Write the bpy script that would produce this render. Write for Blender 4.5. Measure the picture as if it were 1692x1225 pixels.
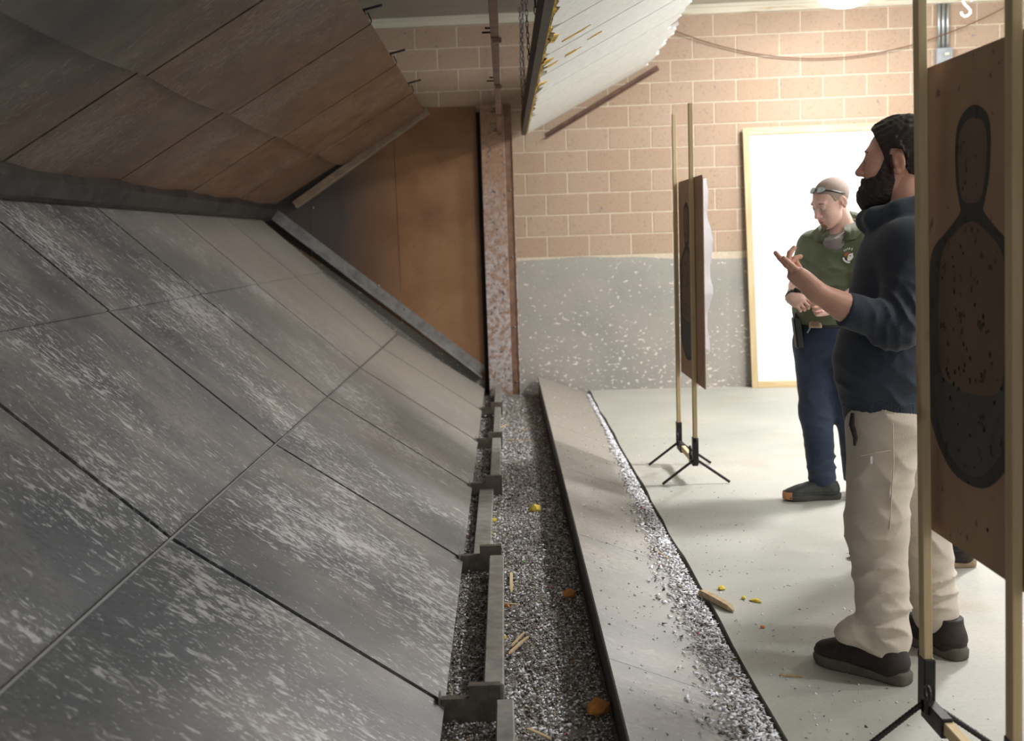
import bpy, math, random
import numpy as np
from mathutils import Matrix, Vector, Euler

for o in list(bpy.data.objects): bpy.data.objects.remove(o)
scene = bpy.context.scene
COL = scene.collection
rng = np.random.default_rng(7)
random.seed(7)

# ------------------------------------------------------------------ camera
R3 = Matrix(((0.9994362, -0.03338775, 0.00354225), (-0.00732042, -0.11372788, 0.99348497), (-0.03276738, -0.99295077, -0.11390818)))
cam = bpy.data.cameras.new('camera')
cam_o = bpy.data.objects.new('camera', cam); COL.objects.link(cam_o)
cam.sensor_width = 36.0; cam.lens = 1900.0 / 1692.0 * 36.0
cam.clip_start = 0.05; cam.clip_end = 100
M4 = Matrix(((R3[0][0], -R3[0][1], -R3[0][2], 0), (R3[1][0], -R3[1][1], -R3[1][2], 0), (R3[2][0], -R3[2][1], -R3[2][2], 1.45), (0, 0, 0, 1)))
cam_o.matrix_world = M4
cam.dof.use_dof = True; cam.dof.focus_distance = 4.3; cam.dof.aperture_fstop = 3.5
scene.camera = cam_o

# ------------------------------------------------------------------ world, exposure
w = bpy.data.worlds.new('world'); scene.world = w; w.use_nodes = True
bg = w.node_tree.nodes['Background']; bg.inputs[0].default_value = (0.94, 0.97, 1.0, 1); bg.inputs[1].default_value = 0.42
scene.view_settings.view_transform = 'Standard'; scene.view_settings.look = 'None'
scene.view_settings.exposure = 1.32; scene.view_settings.gamma = 1.0
scene.view_settings.use_curve_mapping = False

# ------------------------------------------------------------------ lights of the hall (the fixtures themselves are built below)
LAMPS = [(2.75, 9.3, 3.29, 42), (6.2, 7.6, 3.17, 70), (6.2, 4.3, 3.17, 66), (3.3, 3.0, 3.17, 30), (3.1, 6.7, 3.2, 92)]
LAMP_COL = (.985, .985, 1.0, 1)      # the bowls themselves give off the light; the fourth number is their power in watts

# ------------------------------------------------------------------ materials
def col(h):
    h = h.lstrip('#'); v = [int(h[i:i+2], 16) / 255 for i in (0, 2, 4)]
    return tuple(((c + .055) / 1.055) ** 2.4 if c > .04045 else c / 12.92 for c in v) + (1,)
class N:
    def __init__(s, name):
        s.m = bpy.data.materials.new(name); s.m.use_nodes = True; s.t = s.m.node_tree
        s.b = s.t.nodes['Principled BSDF']; s.pos = None
    def n(s, t, **k):
        x = s.t.nodes.new(t)
        for a, v in k.items(): setattr(x, a, v)
        return x
    def l(s, a, b): s.t.links.new(a, b)
    def coord(s, scale=(1, 1, 1), obj=False, loc=(0, 0, 0), rot=(0, 0, 0)):
        if obj: src = s.n('ShaderNodeTexCoord').outputs['Object']
        else: src = s.n('ShaderNodeNewGeometry').outputs['Position']
        mp = s.n('ShaderNodeMapping'); mp.inputs['Scale'].default_value = scale; mp.inputs['Location'].default_value = loc; mp.inputs['Rotation'].default_value = rot
        s.l(src, mp.inputs['Vector']); return mp.outputs[0]
    def noise(s, scale, co, detail=4, rough=.55, dist=0):
        x = s.n('ShaderNodeTexNoise'); x.inputs['Scale'].default_value = scale; x.inputs['Detail'].default_value = detail
        x.inputs['Roughness'].default_value = rough; x.inputs['Distortion'].default_value = dist
        s.l(co, x.inputs['Vector']); return x.outputs[0]
    def ramp(s, f, stops):
        r = s.n('ShaderNodeValToRGB'); e = r.color_ramp.elements
        while len(e) < len(stops): e.new(0.5)
        for i, (p, c) in enumerate(stops):
            e[i].position = p; e[i].color = c if isinstance(c, tuple) else (c, c, c, 1)
        s.l(f, r.inputs[0]); return r.outputs[0]
    def mix(s, f, a, b, mode='MIX'):
        x = s.n('ShaderNodeMix', data_type='RGBA', blend_type=mode)
        for sock, v in ((x.inputs[0], f), (x.inputs[6], a), (x.inputs[7], b)):
            if hasattr(v, 'links'): s.l(v, sock)
            else: sock.default_value = v
        return x.outputs[2]
    def mul(s, a, b, op='MULTIPLY'):
        x = s.n('ShaderNodeMath', operation=op)
        for sock, v in ((x.inputs[0], a), (x.inputs[1], b)):
            if hasattr(v, 'links'): s.l(v, sock)
            else: sock.default_value = v
        return x.outputs[0]
    def out(s, c, rough=.8, metal=0, bump=None, bs=.3, bd=.01, spec=.5):
        for k, v in (('Base Color', c), ('Roughness', rough), ('Metallic', metal)):
            if hasattr(v, 'links'): s.l(v, s.b.inputs[k])
            else: s.b.inputs[k].default_value = v
        s.b.inputs['Specular IOR Level'].default_value = spec
        if bump is not None:
            x = s.n('ShaderNodeBump'); x.inputs['Strength'].default_value = bs; x.inputs['Distance'].default_value = bd
            s.l(bump, x.inputs['Height']); s.l(x.outputs[0], s.b.inputs['Normal'])
        return s.m
def simple(name, c1, c2, scale=20, rough=.8, metal=0, bs=.2, obj=False, stretch=(1, 1, 1), bd=.005, spec=.5):
    k = N(name); co = k.coord(stretch, obj=obj); f = k.noise(scale, co)
    return k.out(k.ramp(f, [(.3, c1), (.7, c2)]), rough, metal, f, bs, bd, spec)

def steel_ramp(name, rust, fleck=1.0, base=('#666767', '#88847e'), blotch=.8, mid='#747270', dust_light=(.55, .95, .8)):
    k = N(name)
    big = k.noise(0.9, k.coord((1, 1, 1)), 3); big2 = k.noise(2.3, k.coord((1, 1.6, 1), loc=(4, 2, 1)), 4)
    c = k.ramp(big2, [(.32, col(base[0])), (.5, col(mid)), (.68, col(base[1]))])
    c = k.mix(k.ramp(big, [(.48, (0, 0, 0, 1)), (.64, (blotch, blotch, blotch, 1))]), c, col('#3e454a'))
    # rust that grows towards the end wall
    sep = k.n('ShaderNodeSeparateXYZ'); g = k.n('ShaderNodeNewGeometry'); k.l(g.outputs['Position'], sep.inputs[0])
    ry = k.ramp(k.mul(k.mul(sep.outputs[1], .09), k.mul(k.noise(1.7, k.coord((1, 1, 1), loc=(9, 0, 0)), 5), .45), 'ADD'), rust)
    c = k.mix(ry, c, k.ramp(k.noise(9, k.coord((1, .5, 1))), [(.3, col('#6a4a33')), (.7, col('#8c6648'))]))
    fine = k.noise(1.0, k.coord((50, 95, 50)), 3, .6)
    # dusty tone plus painted lamp light towards the end wall, where few rounds strike
    far_lit = k.ramp(k.mul(k.mul(sep.outputs[1], 1 / 11), k.mul(k.noise(1.1, k.coord(loc=(2, 9, 4)), 3), .16), 'ADD'), [(dust_light[0], (0, 0, 0, 1)), (dust_light[1], (dust_light[2],) * 3 + (1,))])
    c = k.mix(far_lit, c, col('#a9a296'))
    c = k.mix(k.ramp(fine, [(.35, (.35, .35, .35, 1)), (.65, (0, 0, 0, 1))]), c, col('#3c3a38'))
    # long splash flecks of bright metal running down the slope
    f1 = k.noise(1.0, k.coord((17, 36, 17), loc=(3, 7, 1)), 3, .55, .4); dens = k.noise(1.3, k.coord((1, 1, 1), loc=(1, 5, 8)), 3)
    f2 = k.noise(1.0, k.coord((42, 90, 42), loc=(8, 1, 4)), 3, .55, .4)
    s1 = k.ramp(k.mul(f1, k.mul(dens, .62), 'ADD'), [(.88, (0, 0, 0, 1)), (1.0, (1, 1, 1, 1))])
    s2 = k.ramp(k.mul(f2, k.mul(dens, .62), 'ADD'), [(.91, (0, 0, 0, 1)), (.98, (1, 1, 1, 1))])
    m = k.mul(k.mul(s1, s2, 'MAXIMUM'), .52 * fleck)
    m = k.mul(m, k.mul(1.0, far_lit, 'SUBTRACT'))
    c = k.mix(m, c, col('#cfcecb'))
    return k.out(c, k.ramp(fine, [(.3, .42), (.7, .6)]), .25, fine, .25, .004)

M = {}
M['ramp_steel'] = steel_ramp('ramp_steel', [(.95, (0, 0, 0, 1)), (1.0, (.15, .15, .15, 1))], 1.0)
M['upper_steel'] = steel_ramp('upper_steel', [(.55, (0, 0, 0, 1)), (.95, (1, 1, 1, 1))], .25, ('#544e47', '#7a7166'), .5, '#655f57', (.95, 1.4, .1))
M['front_ramp_steel'] = steel_ramp('front_ramp_steel', [(.95, (0, 0, 0, 1)), (1.0, (.1, .1, .1, 1))], .35, ('#8b8984', '#9d978e'), .25, '#94908a', (.42, .8, .85))  # pale far end, darker near end: light falling off, painted into the colour
M['strip_steel'] = simple('strip_steel', col('#51514f'), col('#666663'), 6, .55, .2)
M['lip_steel'] = simple('lip_steel', col('#2c2b2a'), col('#474542'), 6, .5, .4)
def rustwall():
    k = N('rust_panel'); a = k.noise(1.6, k.coord(), 5); b = k.noise(60, k.coord(), 3)
    c = k.ramp(a, [(.3, col('#6b4a33')), (.5, col('#85603f')), (.72, col('#94704e'))])
    sep = k.n('ShaderNodeSeparateXYZ'); g = k.n('ShaderNodeNewGeometry'); k.l(g.outputs['Position'], sep.inputs[0])
    left_dark = k.ramp(k.mul(k.mul(sep.outputs[0], -.45), k.mul(a, .35), 'ADD'), [(.6, (0, 0, 0, 1)), (.86, (.9, .9, .9, 1))])  # dark grey, stronger towards the left end of the panel
    c = k.mix(left_dark, c, col('#3d3c3c'))
    c = k.mix(k.ramp(b, [(.64, (0, 0, 0, 1)), (.72, (.6, .6, .6, 1))]), c, col('#33281f'))
    return k.out(c, .6, .1, b, .15, .003)
M['rust_panel'] = rustwall()
def colsteel():
    k = N('column_steel'); a = k.noise(28, k.coord(), 4); b = k.noise(3.2, k.coord(), 4)
    sep = k.n('ShaderNodeSeparateXYZ'); g = k.n('ShaderNodeNewGeometry'); k.l(g.outputs['Position'], sep.inputs[0])
    low = k.ramp(k.mul(k.mul(sep.outputs[2], .36), k.mul(b, .5), 'ADD'), [(.5, (.8, .8, .8, 1)), (1.0, (0, 0, 0, 1))])
    c = k.ramp(a, [(.3, col('#87674f')), (.7, col('#a1806a'))])
    d = k.ramp(a, [(.38, col('#a09a98')), (.6, col('#bfbcbc'))])
    c = k.mix(k.mul(low, k.ramp(k.noise(22, k.coord(loc=(3, 3, 3)), 4), [(.4, .1), (.52, 1.0)])), c, d)
    c = k.mix(k.ramp(k.noise(34, k.coord(loc=(7, 1, 2)), 2), [(.63, (0, 0, 0, 1)), (.67, (1, 1, 1, 1))]), c, col('#5b5960'))
    return k.out(c, .55, .1, a, .2, .004)
M['column_steel'] = colsteel()
M['brown_steel'] = simple('brown_steel', col('#6d5140'), col('#8c6b55'), 14, .6, .1)
M['dark_metal'] = simple('dark_metal', col('#23211f'), col('#3a3632'), 30, .5, .5)
M['black_gap'] = simple('black_gap', col('#0c0b0a'), col('#171513'), 10, .95)
M['curb_steel'] = simple('curb_steel', col('#75736e'), col('#98948c'), 18, .55, .15)
M['cleat_steel'] = simple('cleat_steel', col('#463f38'), col('#6b6156'), 25, .6, .2)
M['flange_steel'] = simple('flange_steel', col('#6f6e6b'), col('#969390'), 10, .5, .3)
M['beam_steel'] = simple('beam_steel', col('#7b6a5c'), col('#96826f'), 12, .6, .1)
M['angle_rust'] = simple('angle_rust', col('#5b4234'), col('#7b5847'), 14, .6, .1)

def concrete():
    k = N('floor_concrete'); a = k.noise(.8, k.coord(), 5); b = k.noise(3.5, k.coord(loc=(2, 2, 0)), 5); f = k.noise(60, k.coord(), 4)
    c = k.ramp(a, [(.3, col('#9a9c92')), (.5, col('#aaa89d')), (.7, col('#b8b3a8'))])
    c = k.mix(k.ramp(b, [(.5, (0, 0, 0, 1)), (.75, (.45, .45, .45, 1))]), c, col('#9da69b'))
    c = k.mix(k.ramp(k.noise(1.4, k.coord(loc=(5, 1, 0)), 4), [(.58, (0, 0, 0, 1)), (.75, (.55, .55, .55, 1))]), c, col('#a08b74'))
    c = k.mix(k.ramp(f, [(.3, (.3, .3, .3, 1)), (.5, (0, 0, 0, 1))]), c, col('#8b8a82'))
    return k.out(c, .62, 0, f, .1, .003)
M['floor_concrete'] = concrete()
def block(name, c):
    k = N(name); f = k.noise(45, k.coord(), 5); oi = k.n('ShaderNodeObjectInfo'); g = k.noise(1.1, k.coord(), 3)
    a = k.mix(oi.outputs['Random'], col(c[0]), col(c[1])); a = k.mix(k.ramp(g, [(.35, (0, 0, 0, 1)), (.65, (.6, .6, .6, 1))]), a, col(c[2]))
    a = k.mix(k.ramp(f, [(.3, (.35, .35, .35, 1)), (.45, (0, 0, 0, 1))]), a, col('#6f573f'))
    p = k.noise(17, k.coord(loc=(3, 8, 1)), 1); a = k.mix(k.ramp(p, [(.76, (0, 0, 0, 1)), (.79, (.8, .8, .8, 1))]), a, col('#6b6f78'))
    return k.out(a, .9, 0, f, .35, .004, .3)
M['wall_block'] = block('wall_block', ('#a58d78', '#ae9884', '#a48d77'))
M['mortar'] = simple('mortar', col('#b8a992'), col('#cabda8'), 40, .95, bs=.4)
def parge():
    k = N('parged_band'); a = k.noise(1.3, k.coord(), 4); f = k.noise(30, k.coord(), 4)
    c = k.ramp(a, [(.3, col('#8b8981')), (.7, col('#a39c93'))])
    n1 = k.noise(1.0, k.coord((24, 24, 40)), 2); sep = k.n('ShaderNodeSeparateXYZ'); g = k.n('ShaderNodeNewGeometry'); k.l(g.outputs['Position'], sep.inputs[0])
    h = k.mul(n1, k.mul(sep.outputs[2], -.06), 'ADD')
    c = k.mix(k.ramp(h, [(.60, (0, 0, 0, 1)), (.645, (.95, .95, .95, 1))]), c, col('#d8cdc4'))
    return k.out(c, .85, 0, f, .35, .006)
M['parged_band'] = parge()
M['ceiling_paint'] = simple('ceiling_paint', col('#b3aca0'), col('#c2bcb1'), 3, .9, bs=.1)
def trimp():
    k = N('trim_paint'); a = k.noise(2.5, k.coord((1, 1, 12)), 5)
    c = k.mix(k.ramp(a, [(.6, (0, 0, 0, 1)), (.68, (.7, .7, .7, 1))]), col('#cbc3b0'), col('#a78a5e'))
    return k.out(c, .8, 0)
M['trim_paint'] = trimp()
M['baffle_white'] = simple('baffle_white', col('#c6c4bd'), col('#d6d5cf'), 25, .75, bs=.3)
M['foam'] = simple('foam', col('#a98332'), col('#d6b14e'), 40, .95, bs=.8)
M['channel'] = simple('channel_steel', col('#3b3733'), col('#544d47'), 8, .6, .2)
def woodm(name, a, b, st=(30, 30, 2)):
    k = N(name); f = k.noise(1.0, k.coord(st), 5, .6, .6); kn = k.noise(5, k.coord((1, 1, 1), loc=(1, 2, 3)), 1)
    c = k.ramp(f, [(.3, col(a)), (.7, col(b))]); c = k.mix(k.ramp(kn, [(.72, (0, 0, 0, 1)), (.77, (.7, .7, .7, 1))]), c, col('#7d5a35'))
    return k.out(c, .75, 0, f, .15, .002)
M['pine'] = woodm('pine', '#b59c74', '#cbb791')
M['pine_h'] = woodm('pine_horizontal', '#c2a878', '#d9c6a0', (2, 30, 30))
M['pine_y'] = woodm('pine_along', '#c2a878', '#d9c6a0', (30, 2, 30))
def card():
    k = N('cardboard'); a = k.noise(5, k.coord(), 4); f = k.noise(1.0, k.coord((60, 60, 4)), 3)
    c = k.ramp(a, [(.3, col('#9c7b62')), (.7, col('#ad8b70'))]); c = k.mix(k.ramp(k.noise(26, k.coord(), 2), [(.66, (0, 0, 0, 1)), (.72, (.7, .7, .7, 1))]), c, col('#60463a'))
    return k.out(c, .85, 0, f, .08, .002)
M['cardboard'] = card()
def prt(name, a, b):
    k = N(name); n1 = k.noise(7, k.coord(), 4); n2 = k.noise(24, k.coord(loc=(3, 1, 1)), 2)
    c = k.ramp(n1, [(.3, col(a)), (.7, col(b))]); c = k.mix(k.ramp(n2, [(.62, (0, 0, 0, 1)), (.68, (.8, .8, .8, 1))]), c, col('#2b2320'))
    return k.out(c, .85, 0)
M['print_dark'] = prt('print_dark', '#3b3833', '#48443e'); M['print_mid'] = prt('print_mid', '#6a5647', '#776050'); M['print_grey'] = prt('print_grey', '#4c4a45', '#57544e')
M['white_sheet'] = simple('white_sheet', col('#eceeef'), col('#f3f4f5'), 3, .55, bs=.05)
M['paper'] = simple('paper', col('#e8e8ea'), col('#f4f4f5'), 30, .8)
def trans(name, h):
    k = N(name); t = k.n('ShaderNodeBsdfTranslucent'); t.inputs[0].default_value = col(h); mx = k.n('ShaderNodeMixShader'); mx.inputs[0].default_value = .5
    k.b.inputs['Base Color'].default_value = col(h); k.b.inputs['Roughness'].default_value = .8
    out_ = k.t.nodes['Material Output']; k.l(k.b.outputs[0], mx.inputs[1]); k.l(t.outputs[0], mx.inputs[2]); k.l(mx.outputs[0], out_.inputs[0]); return k.m
M['thin_paper'] = trans('thin_paper', '#f4f4f6')
M['galv'] = simple('galvanised', col('#9aa3a5'), col('#c0c8c9'), 12, .35, .7)
M['box_grey'] = simple('box_grey', col('#83888c'), col('#9a9ea1'), 12, .6)
M['ivory'] = simple('ivory', col('#d8d2ae'), col('#e4dfc0'), 12, .6)
M['skin'] = None
def skin(name, a, b, c3):
    k = N(name); n1 = k.noise(14, k.coord(obj=False), 4); n2 = k.noise(120, k.coord(), 3)
    c = k.ramp(n1, [(.35, col(a)), (.6, col(b)), (.8, col(c3))])
    k.b.inputs['Subsurface Weight'].default_value = .12; k.b.inputs['Subsurface Radius'].default_value = (.01, .004, .002)
    return k.out(c, .52, 0, n2, .12, .0015, .4)
M['skin'] = skin('skin', '#c8957f', '#d4a48e', '#d49a86')
M['skin_pale'] = skin('skin_pale', '#cfa596', '#dcb5a7', '#dba79a')
def cloth(name, a, b, sc=90, st=.4, big=4):
    k = N(name); f = k.noise(sc, k.coord(), 4); g = k.noise(big, k.coord(), 3)
    c = k.mix(k.ramp(g, [(.35, (0, 0, 0, 1)), (.7, (1, 1, 1, 1))]), col(a), col(b)); c = k.mix(k.ramp(f, [(.3, (.12, .12, .12, 1)), (.6, (0, 0, 0, 1))]), c, (.0, .0, .0, 1))
    k.b.inputs['Sheen Weight'].default_value = .15
    return k.out(c, .9, 0, f, st, .002, .25)
M['hoodie'] = cloth('navy_fleece', '#2c3039', '#373d47', 160)
M['khaki'] = cloth('khaki_cotton', '#c0b3a2', '#ccc0b0', 260, .25)
M['olive'] = cloth('olive_knit', '#575d45', '#656b53', 260, .2)
M['greytee'] = cloth('grey_tee', '#7d7673', '#8d8683', 200, .2)
M['denim'] = cloth('denim', '#2c3448', '#3b4558', 220, .3, 6)
M['dark_cloth'] = cloth('dark_cloth', '#2a2a2c', '#343436', 160)
M['hair_dark'] = simple('hair_dark', col('#1c1613'), col('#35271f'), 60, .6, 0, .9, stretch=(1, 1, 4), bd=.004)
M['hair_top'] = simple('hair_top', col('#2a1d17'), col('#5a3b2c'), 45, .55, 0, .9, stretch=(1, 1, 2), bd=.006)
M['stubble'] = simple('stubble', col('#86756a'), col('#a08b7d'), 260, .8, 0, .5, bd=.001)
M['brow'] = simple('brow', col('#6d5240'), col('#8a6b54'), 80, .8)
M['lips'] = simple('lips', col('#a8604f'), col('#b56e5c'), 40, .5)
M['eye_white'] = simple('eye_white', col('#d8d2cc'), col('#e6e2dd'), 5, .2)
M['eye_dark'] = simple('eye_dark', col('#1d1814'), col('#2a221c'), 5, .15)
M['shoe_brown'] = simple('shoe_brown', col('#241b17'), col('#33271f'), 40, .7)
M['shoe_black'] = simple('shoe_black', col('#2b2d2b'), col('#3b3d39'), 40, .6)
M['sole_grey'] = simple('sole_grey', col('#4a443c'), col('#655d50'), 20, .8)
M['sole_gum'] = simple('sole_gum', col('#3b3a34'), col('#43423b'), 20, .8)
M['rubber_orange'] = simple('rubber_orange', col('#c2825a'), col('#d39a70'), 20, .7)
M['rubber_black'] = simple('rubber_black', col('#151413'), col('#221f1d'), 20, .7)
M['tan_trim'] = simple('tan_trim', col('#8c7a5f'), col('#a08c6e'), 20, .7)
M['lace'] = simple('lace', col('#5d5a55'), col('#7c7871'), 50, .8)
M['black_plastic'] = simple('black_plastic', col('#151516'), col('#232325'), 20, .4)
M['buckle'] = simple('buckle', col('#b99f86'), col('#c9b09a'), 20, .5, .1)
M['thread_white'] = simple('thread_white', col('#e2e2e2'), col('#f2f2f2'), 80, .8)
M['thread_brown'] = simple('thread_brown', col('#8a5536'), col('#a86d3e'), 80, .8)
M['thread_gold'] = simple('thread_gold', col('#c9b14f'), col('#dcc668'), 80, .8)
M['thread_black'] = simple('thread_black', col('#111111'), col('#1d1d1d'), 80, .8)
def tint(name, rough, metal=0):
    k = N(name); a = k.n('ShaderNodeAttribute'); a.attribute_name = 'tint'
    return k.out(a.outputs['Color'], rough, metal)
M['chips'] = tint('lead_and_rubber_chips', .5, .15); M['flakes'] = tint('paper_flakes', .85)
def gritm():
    k = N('trough_grit'); v = k.n('ShaderNodeTexVoronoi'); v.inputs['Scale'].default_value = 110; k.l(k.coord(), v.inputs['Vector'])
    c = k.mix(.75, k.ramp(v.outputs['Color'], [(.2, col('#5c564e')), (.55, col('#857e75')), (.8, col('#bcb6ad')), (1, col('#e8e8e8'))]), col('#7d766c'))
    return k.out(c, .7, .1, v.outputs['Distance'], .8, .006)
M['grit'] = gritm()
def emit(name, c, s):
    k = N(name); k.b.inputs['Emission Color'].default_value = c; k.b.inputs['Emission Strength'].default_value = s
    return k.out(c, .5)
M['yellow_foam'] = simple('yellow_foam', col('#d3b73b'), col('#e8d25f'), 40, .9)
M['orange_foam'] = simple('orange_foam', col('#b5743a'), col('#cf8d4c'), 40, .9)
M['wood_bit'] = simple('wood_bit', col('#a98f68'), col('#cbb68f'), 30, .8)

# ------------------------------------------------------------------ mesh helpers
def obj(name, verts, faces, mat, parent=None, smooth=False, mats=None, midx=None):
    me = bpy.data.meshes.new(name); me.from_pydata([tuple(map(float, v)) for v in verts], [], [tuple(map(int, f)) for f in faces]); me.update()
    o = bpy.data.objects.new(name, me); COL.objects.link(o)
    for m in (mats or [mat]): me.materials.append(M[m] if isinstance(m, str) else m)
    if midx is not None: me.polygons.foreach_set('material_index', midx)
    if smooth: me.polygons.foreach_set('use_smooth', [True] * len(me.polygons))
    if parent: o.parent = parent
    return o
def empty(name, label, cat, loc=(0, 0, 0), group=None):
    o = bpy.data.objects.new(name, None); COL.objects.link(o); o.location = loc; o.empty_display_size = .1
    o['label'] = label; o['category'] = cat
    if group: o['group'] = group
    return o
def tag(o, label=None, cat=None, group=None, kind=None):
    for k, v in (('label', label), ('category', cat), ('group', group), ('kind', kind)):
        if v: o[k] = v
    return o
class MB:
    def __init__(s, origin=(0, 0, 0)): s.v = []; s.f = []; s.o = np.array(origin, float)
    def add(s, v, f):
        n = len(s.v); s.v += [tuple(np.array(p, float) - s.o) for p in v]; s.f += [tuple(i + n for i in q) for q in f]; return s
    def box(s, a, b, bev=0.0):
        x0, y0, z0 = a; x1, y1, z1 = b
        if bev <= 0:
            v = [(x, y, z) for x in (x0, x1) for y in (y0, y1) for z in (z0, z1)]
            return s.add(v, [(0, 1, 3, 2), (4, 6, 7, 5), (0, 4, 5, 1), (2, 3, 7, 6), (0, 2, 6, 4), (1, 5, 7, 3)])
        c = np.array([(x0+x1)/2, (y0+y1)/2, (z0+z1)/2]); h = np.array([x1-x0, y1-y0, z1-z0]) / 2
        return s.obox(c, np.eye(3), h, bev)
    def obox(s, c, ax, h, bev=0.0):
        c = np.array(c, float); ax = np.array(ax, float); h = np.array(h, float)
        b = min(bev, min(h) * .9); v = []; idx = {}
        if b <= 0:
            v = [c + ax.T @ (np.array((i, j, k)) * h) for i in (-1, 1) for j in (-1, 1) for k in (-1, 1)]
            return s.add(v, [(0, 1, 3, 2), (4, 6, 7, 5), (0, 4, 5, 1), (2, 3, 7, 6), (0, 2, 6, 4), (1, 5, 7, 3)])
        for sx in (-1, 1):
            for sy in (-1, 1):
                for sz in (-1, 1):
                    for d in range(3):
                        p = np.array([sx, sy, sz], float) * (h - b); p[d] = (sx, sy, sz)[d] * h[d]
                        idx[(sx, sy, sz, d)] = len(v); v.append(c + ax.T @ p)
        f = []
        for d in range(3):
            e = [k for k in range(3) if k != d]
            for sd in (-1, 1):
                q = []
                for (a, bb) in ((-1, -1), (1, -1), (1, 1), (-1, 1)):
                    t = [0, 0, 0]; t[d] = sd; t[e[0]] = a; t[e[1]] = bb; q.append(idx[(*t, d)])
                f.append(q)
        for d in range(3):
            e = [k for k in range(3) if k != d]
            for a in (-1, 1):
                for bb in (-1, 1):
                    t0 = [0, 0, 0]; t0[e[0]] = a; t0[e[1]] = bb; t1 = list(t0); t0[d] = -1; t1[d] = 1
                    f.append([idx[(*t0, e[0])], idx[(*t1, e[0])], idx[(*t1, e[1])], idx[(*t0, e[1])]])
        for k in [(a, b_, c_) for a in (-1, 1) for b_ in (-1, 1) for c_ in (-1, 1)]:
            f.append([idx[(*k, 0)], idx[(*k, 1)], idx[(*k, 2)]])
        # orient outward
        g = []
        for q in f:
            P = [v[i] for i in q]; n = np.cross(P[1] - P[0], P[2] - P[0])
            if np.dot(n, sum(P) / len(P) - c) < 0: q = q[::-1]
            g.append(q)
        return s.add(v, g)
    def bar(s, p, q, wd, ht, up=(0, 0, 1), bev=0.0):
        p = np.array(p, float); q = np.array(q, float); d = q - p; L = np.linalg.norm(d); d /= L
        a = np.cross(np.array(up, float), d); a /= np.linalg.norm(a); u = np.cross(d, a)
        return s.obox((p + q) / 2, [d, a, u], (L / 2, wd / 2, ht / 2), bev)
    def tube(s, pts, r, n=8, closed=False, caps=True):
        pts = [np.array(p, float) for p in pts]; m = len(pts); rs = r if hasattr(r, '__len__') else [r] * m
        V = []; F = []; prev = None
        for i, p in enumerate(pts):
            a = pts[(i - 1) % m] if (closed or i > 0) else p; b = pts[(i + 1) % m] if (closed or i < m - 1) else p
            t = b - a; t /= (np.linalg.norm(t) + 1e-12)
            if prev is None:
                u = np.cross(t, (0, 0, 1) if abs(t[2]) < .9 else (1, 0, 0))
            else: u = prev - np.dot(prev, t) * t
            u /= (np.linalg.norm(u) + 1e-12); prev = u; w2 = np.cross(t, u)
            V += [p + rs[i] * (math.cos(2*math.pi*k/n) * u + math.sin(2*math.pi*k/n) * w2) for k in range(n)]
        for i in range(m if closed else m - 1):
            j = (i + 1) % m
            F += [(i*n+k, i*n+(k+1) % n, j*n+(k+1) % n, j*n+k) for k in range(n)]
        if caps and not closed: F += [tuple(range(n))[::-1], tuple((m-1)*n+k for k in range(n))]
        return s.add(V, F)
    def prism(s, poly, off):
        n = len(poly); off = np.array(off, float)
        v = [np.array(p, float) for p in poly]; v += [p + off for p in v]
        return s.add(v, [tuple(range(n))[::-1], tuple(range(n, 2*n))] + [(i, (i+1) % n, n+(i+1) % n, n+i) for i in range(n)])
    def lathe(s, prof, c, n=24):
        V = [(c[0]+r*math.cos(2*math.pi*k/n), c[1]+r*math.sin(2*math.pi*k/n), c[2]+z) for r, z in prof for k in range(n)]
        F = [(i*n+k, i*n+(k+1) % n, (i+1)*n+(k+1) % n, (i+1)*n+k) for i in range(len(prof)-1) for k in range(n)]
        return s.add(V, F)
    def build(s, name, mat, parent=None, smooth=False):
        o = obj(name, s.v, s.f, mat, parent, smooth); 
        if parent is None and np.any(s.o): o.location = tuple(s.o)
        return o

# ================================================================== STRUCTURE
WS = .07; WL = math.hypot(1, WS)
def wp(u, out=0.0, z=0.0):                       # point on the end wall: u along it, out towards the room
    return np.array([u / WL - out * WS / WL, 10.86 - WS * u / WL - out / WL, z])
UX = np.array([1, -WS, 0]) / WL; UN = np.array([-WS, -1, 0]) / WL; UZ = np.array([0, 0, 1.])
def wbox(mb, u0, u1, o0, o1, z0, z1, bev=0):
    return mb.obox(wp((u0+u1)/2, (o0+o1)/2, (z0+z1)/2), [UX, UN, UZ], ((u1-u0)/2, (o1-o0)/2, (z1-z0)/2), bev)

# floor: slab right of the gutter, a lower bed under the trap and the trough
fl = MB(); edge = []
for i in range(61):
    y = -2.5 + i * (10.83 + 2.5) / 60
    edge.append((.765 + .004 * math.sin(y * 3.1) + .003 * math.sin(y * 7.7 + 1) + .002 * math.sin(y * 19), y))
fl.prism([(x, y, -.10) for x, y in edge] + [(10.5, 10.25, -.10), (10.5, -2.5, -.10)], (0, 0, .10))
floor = fl.build('floor', 'floor_concrete'); tag(floor, kind='structure', label='pale concrete floor slab', cat='floor')
b = MB(); b.box((-3.2, -2.5, -.16), (.80, 11.2, -.055)); bed = b.build('floor', 'grit'); tag(bed, kind='structure', label='gritty sunken bed under the trap and trough', cat='floor')

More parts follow.
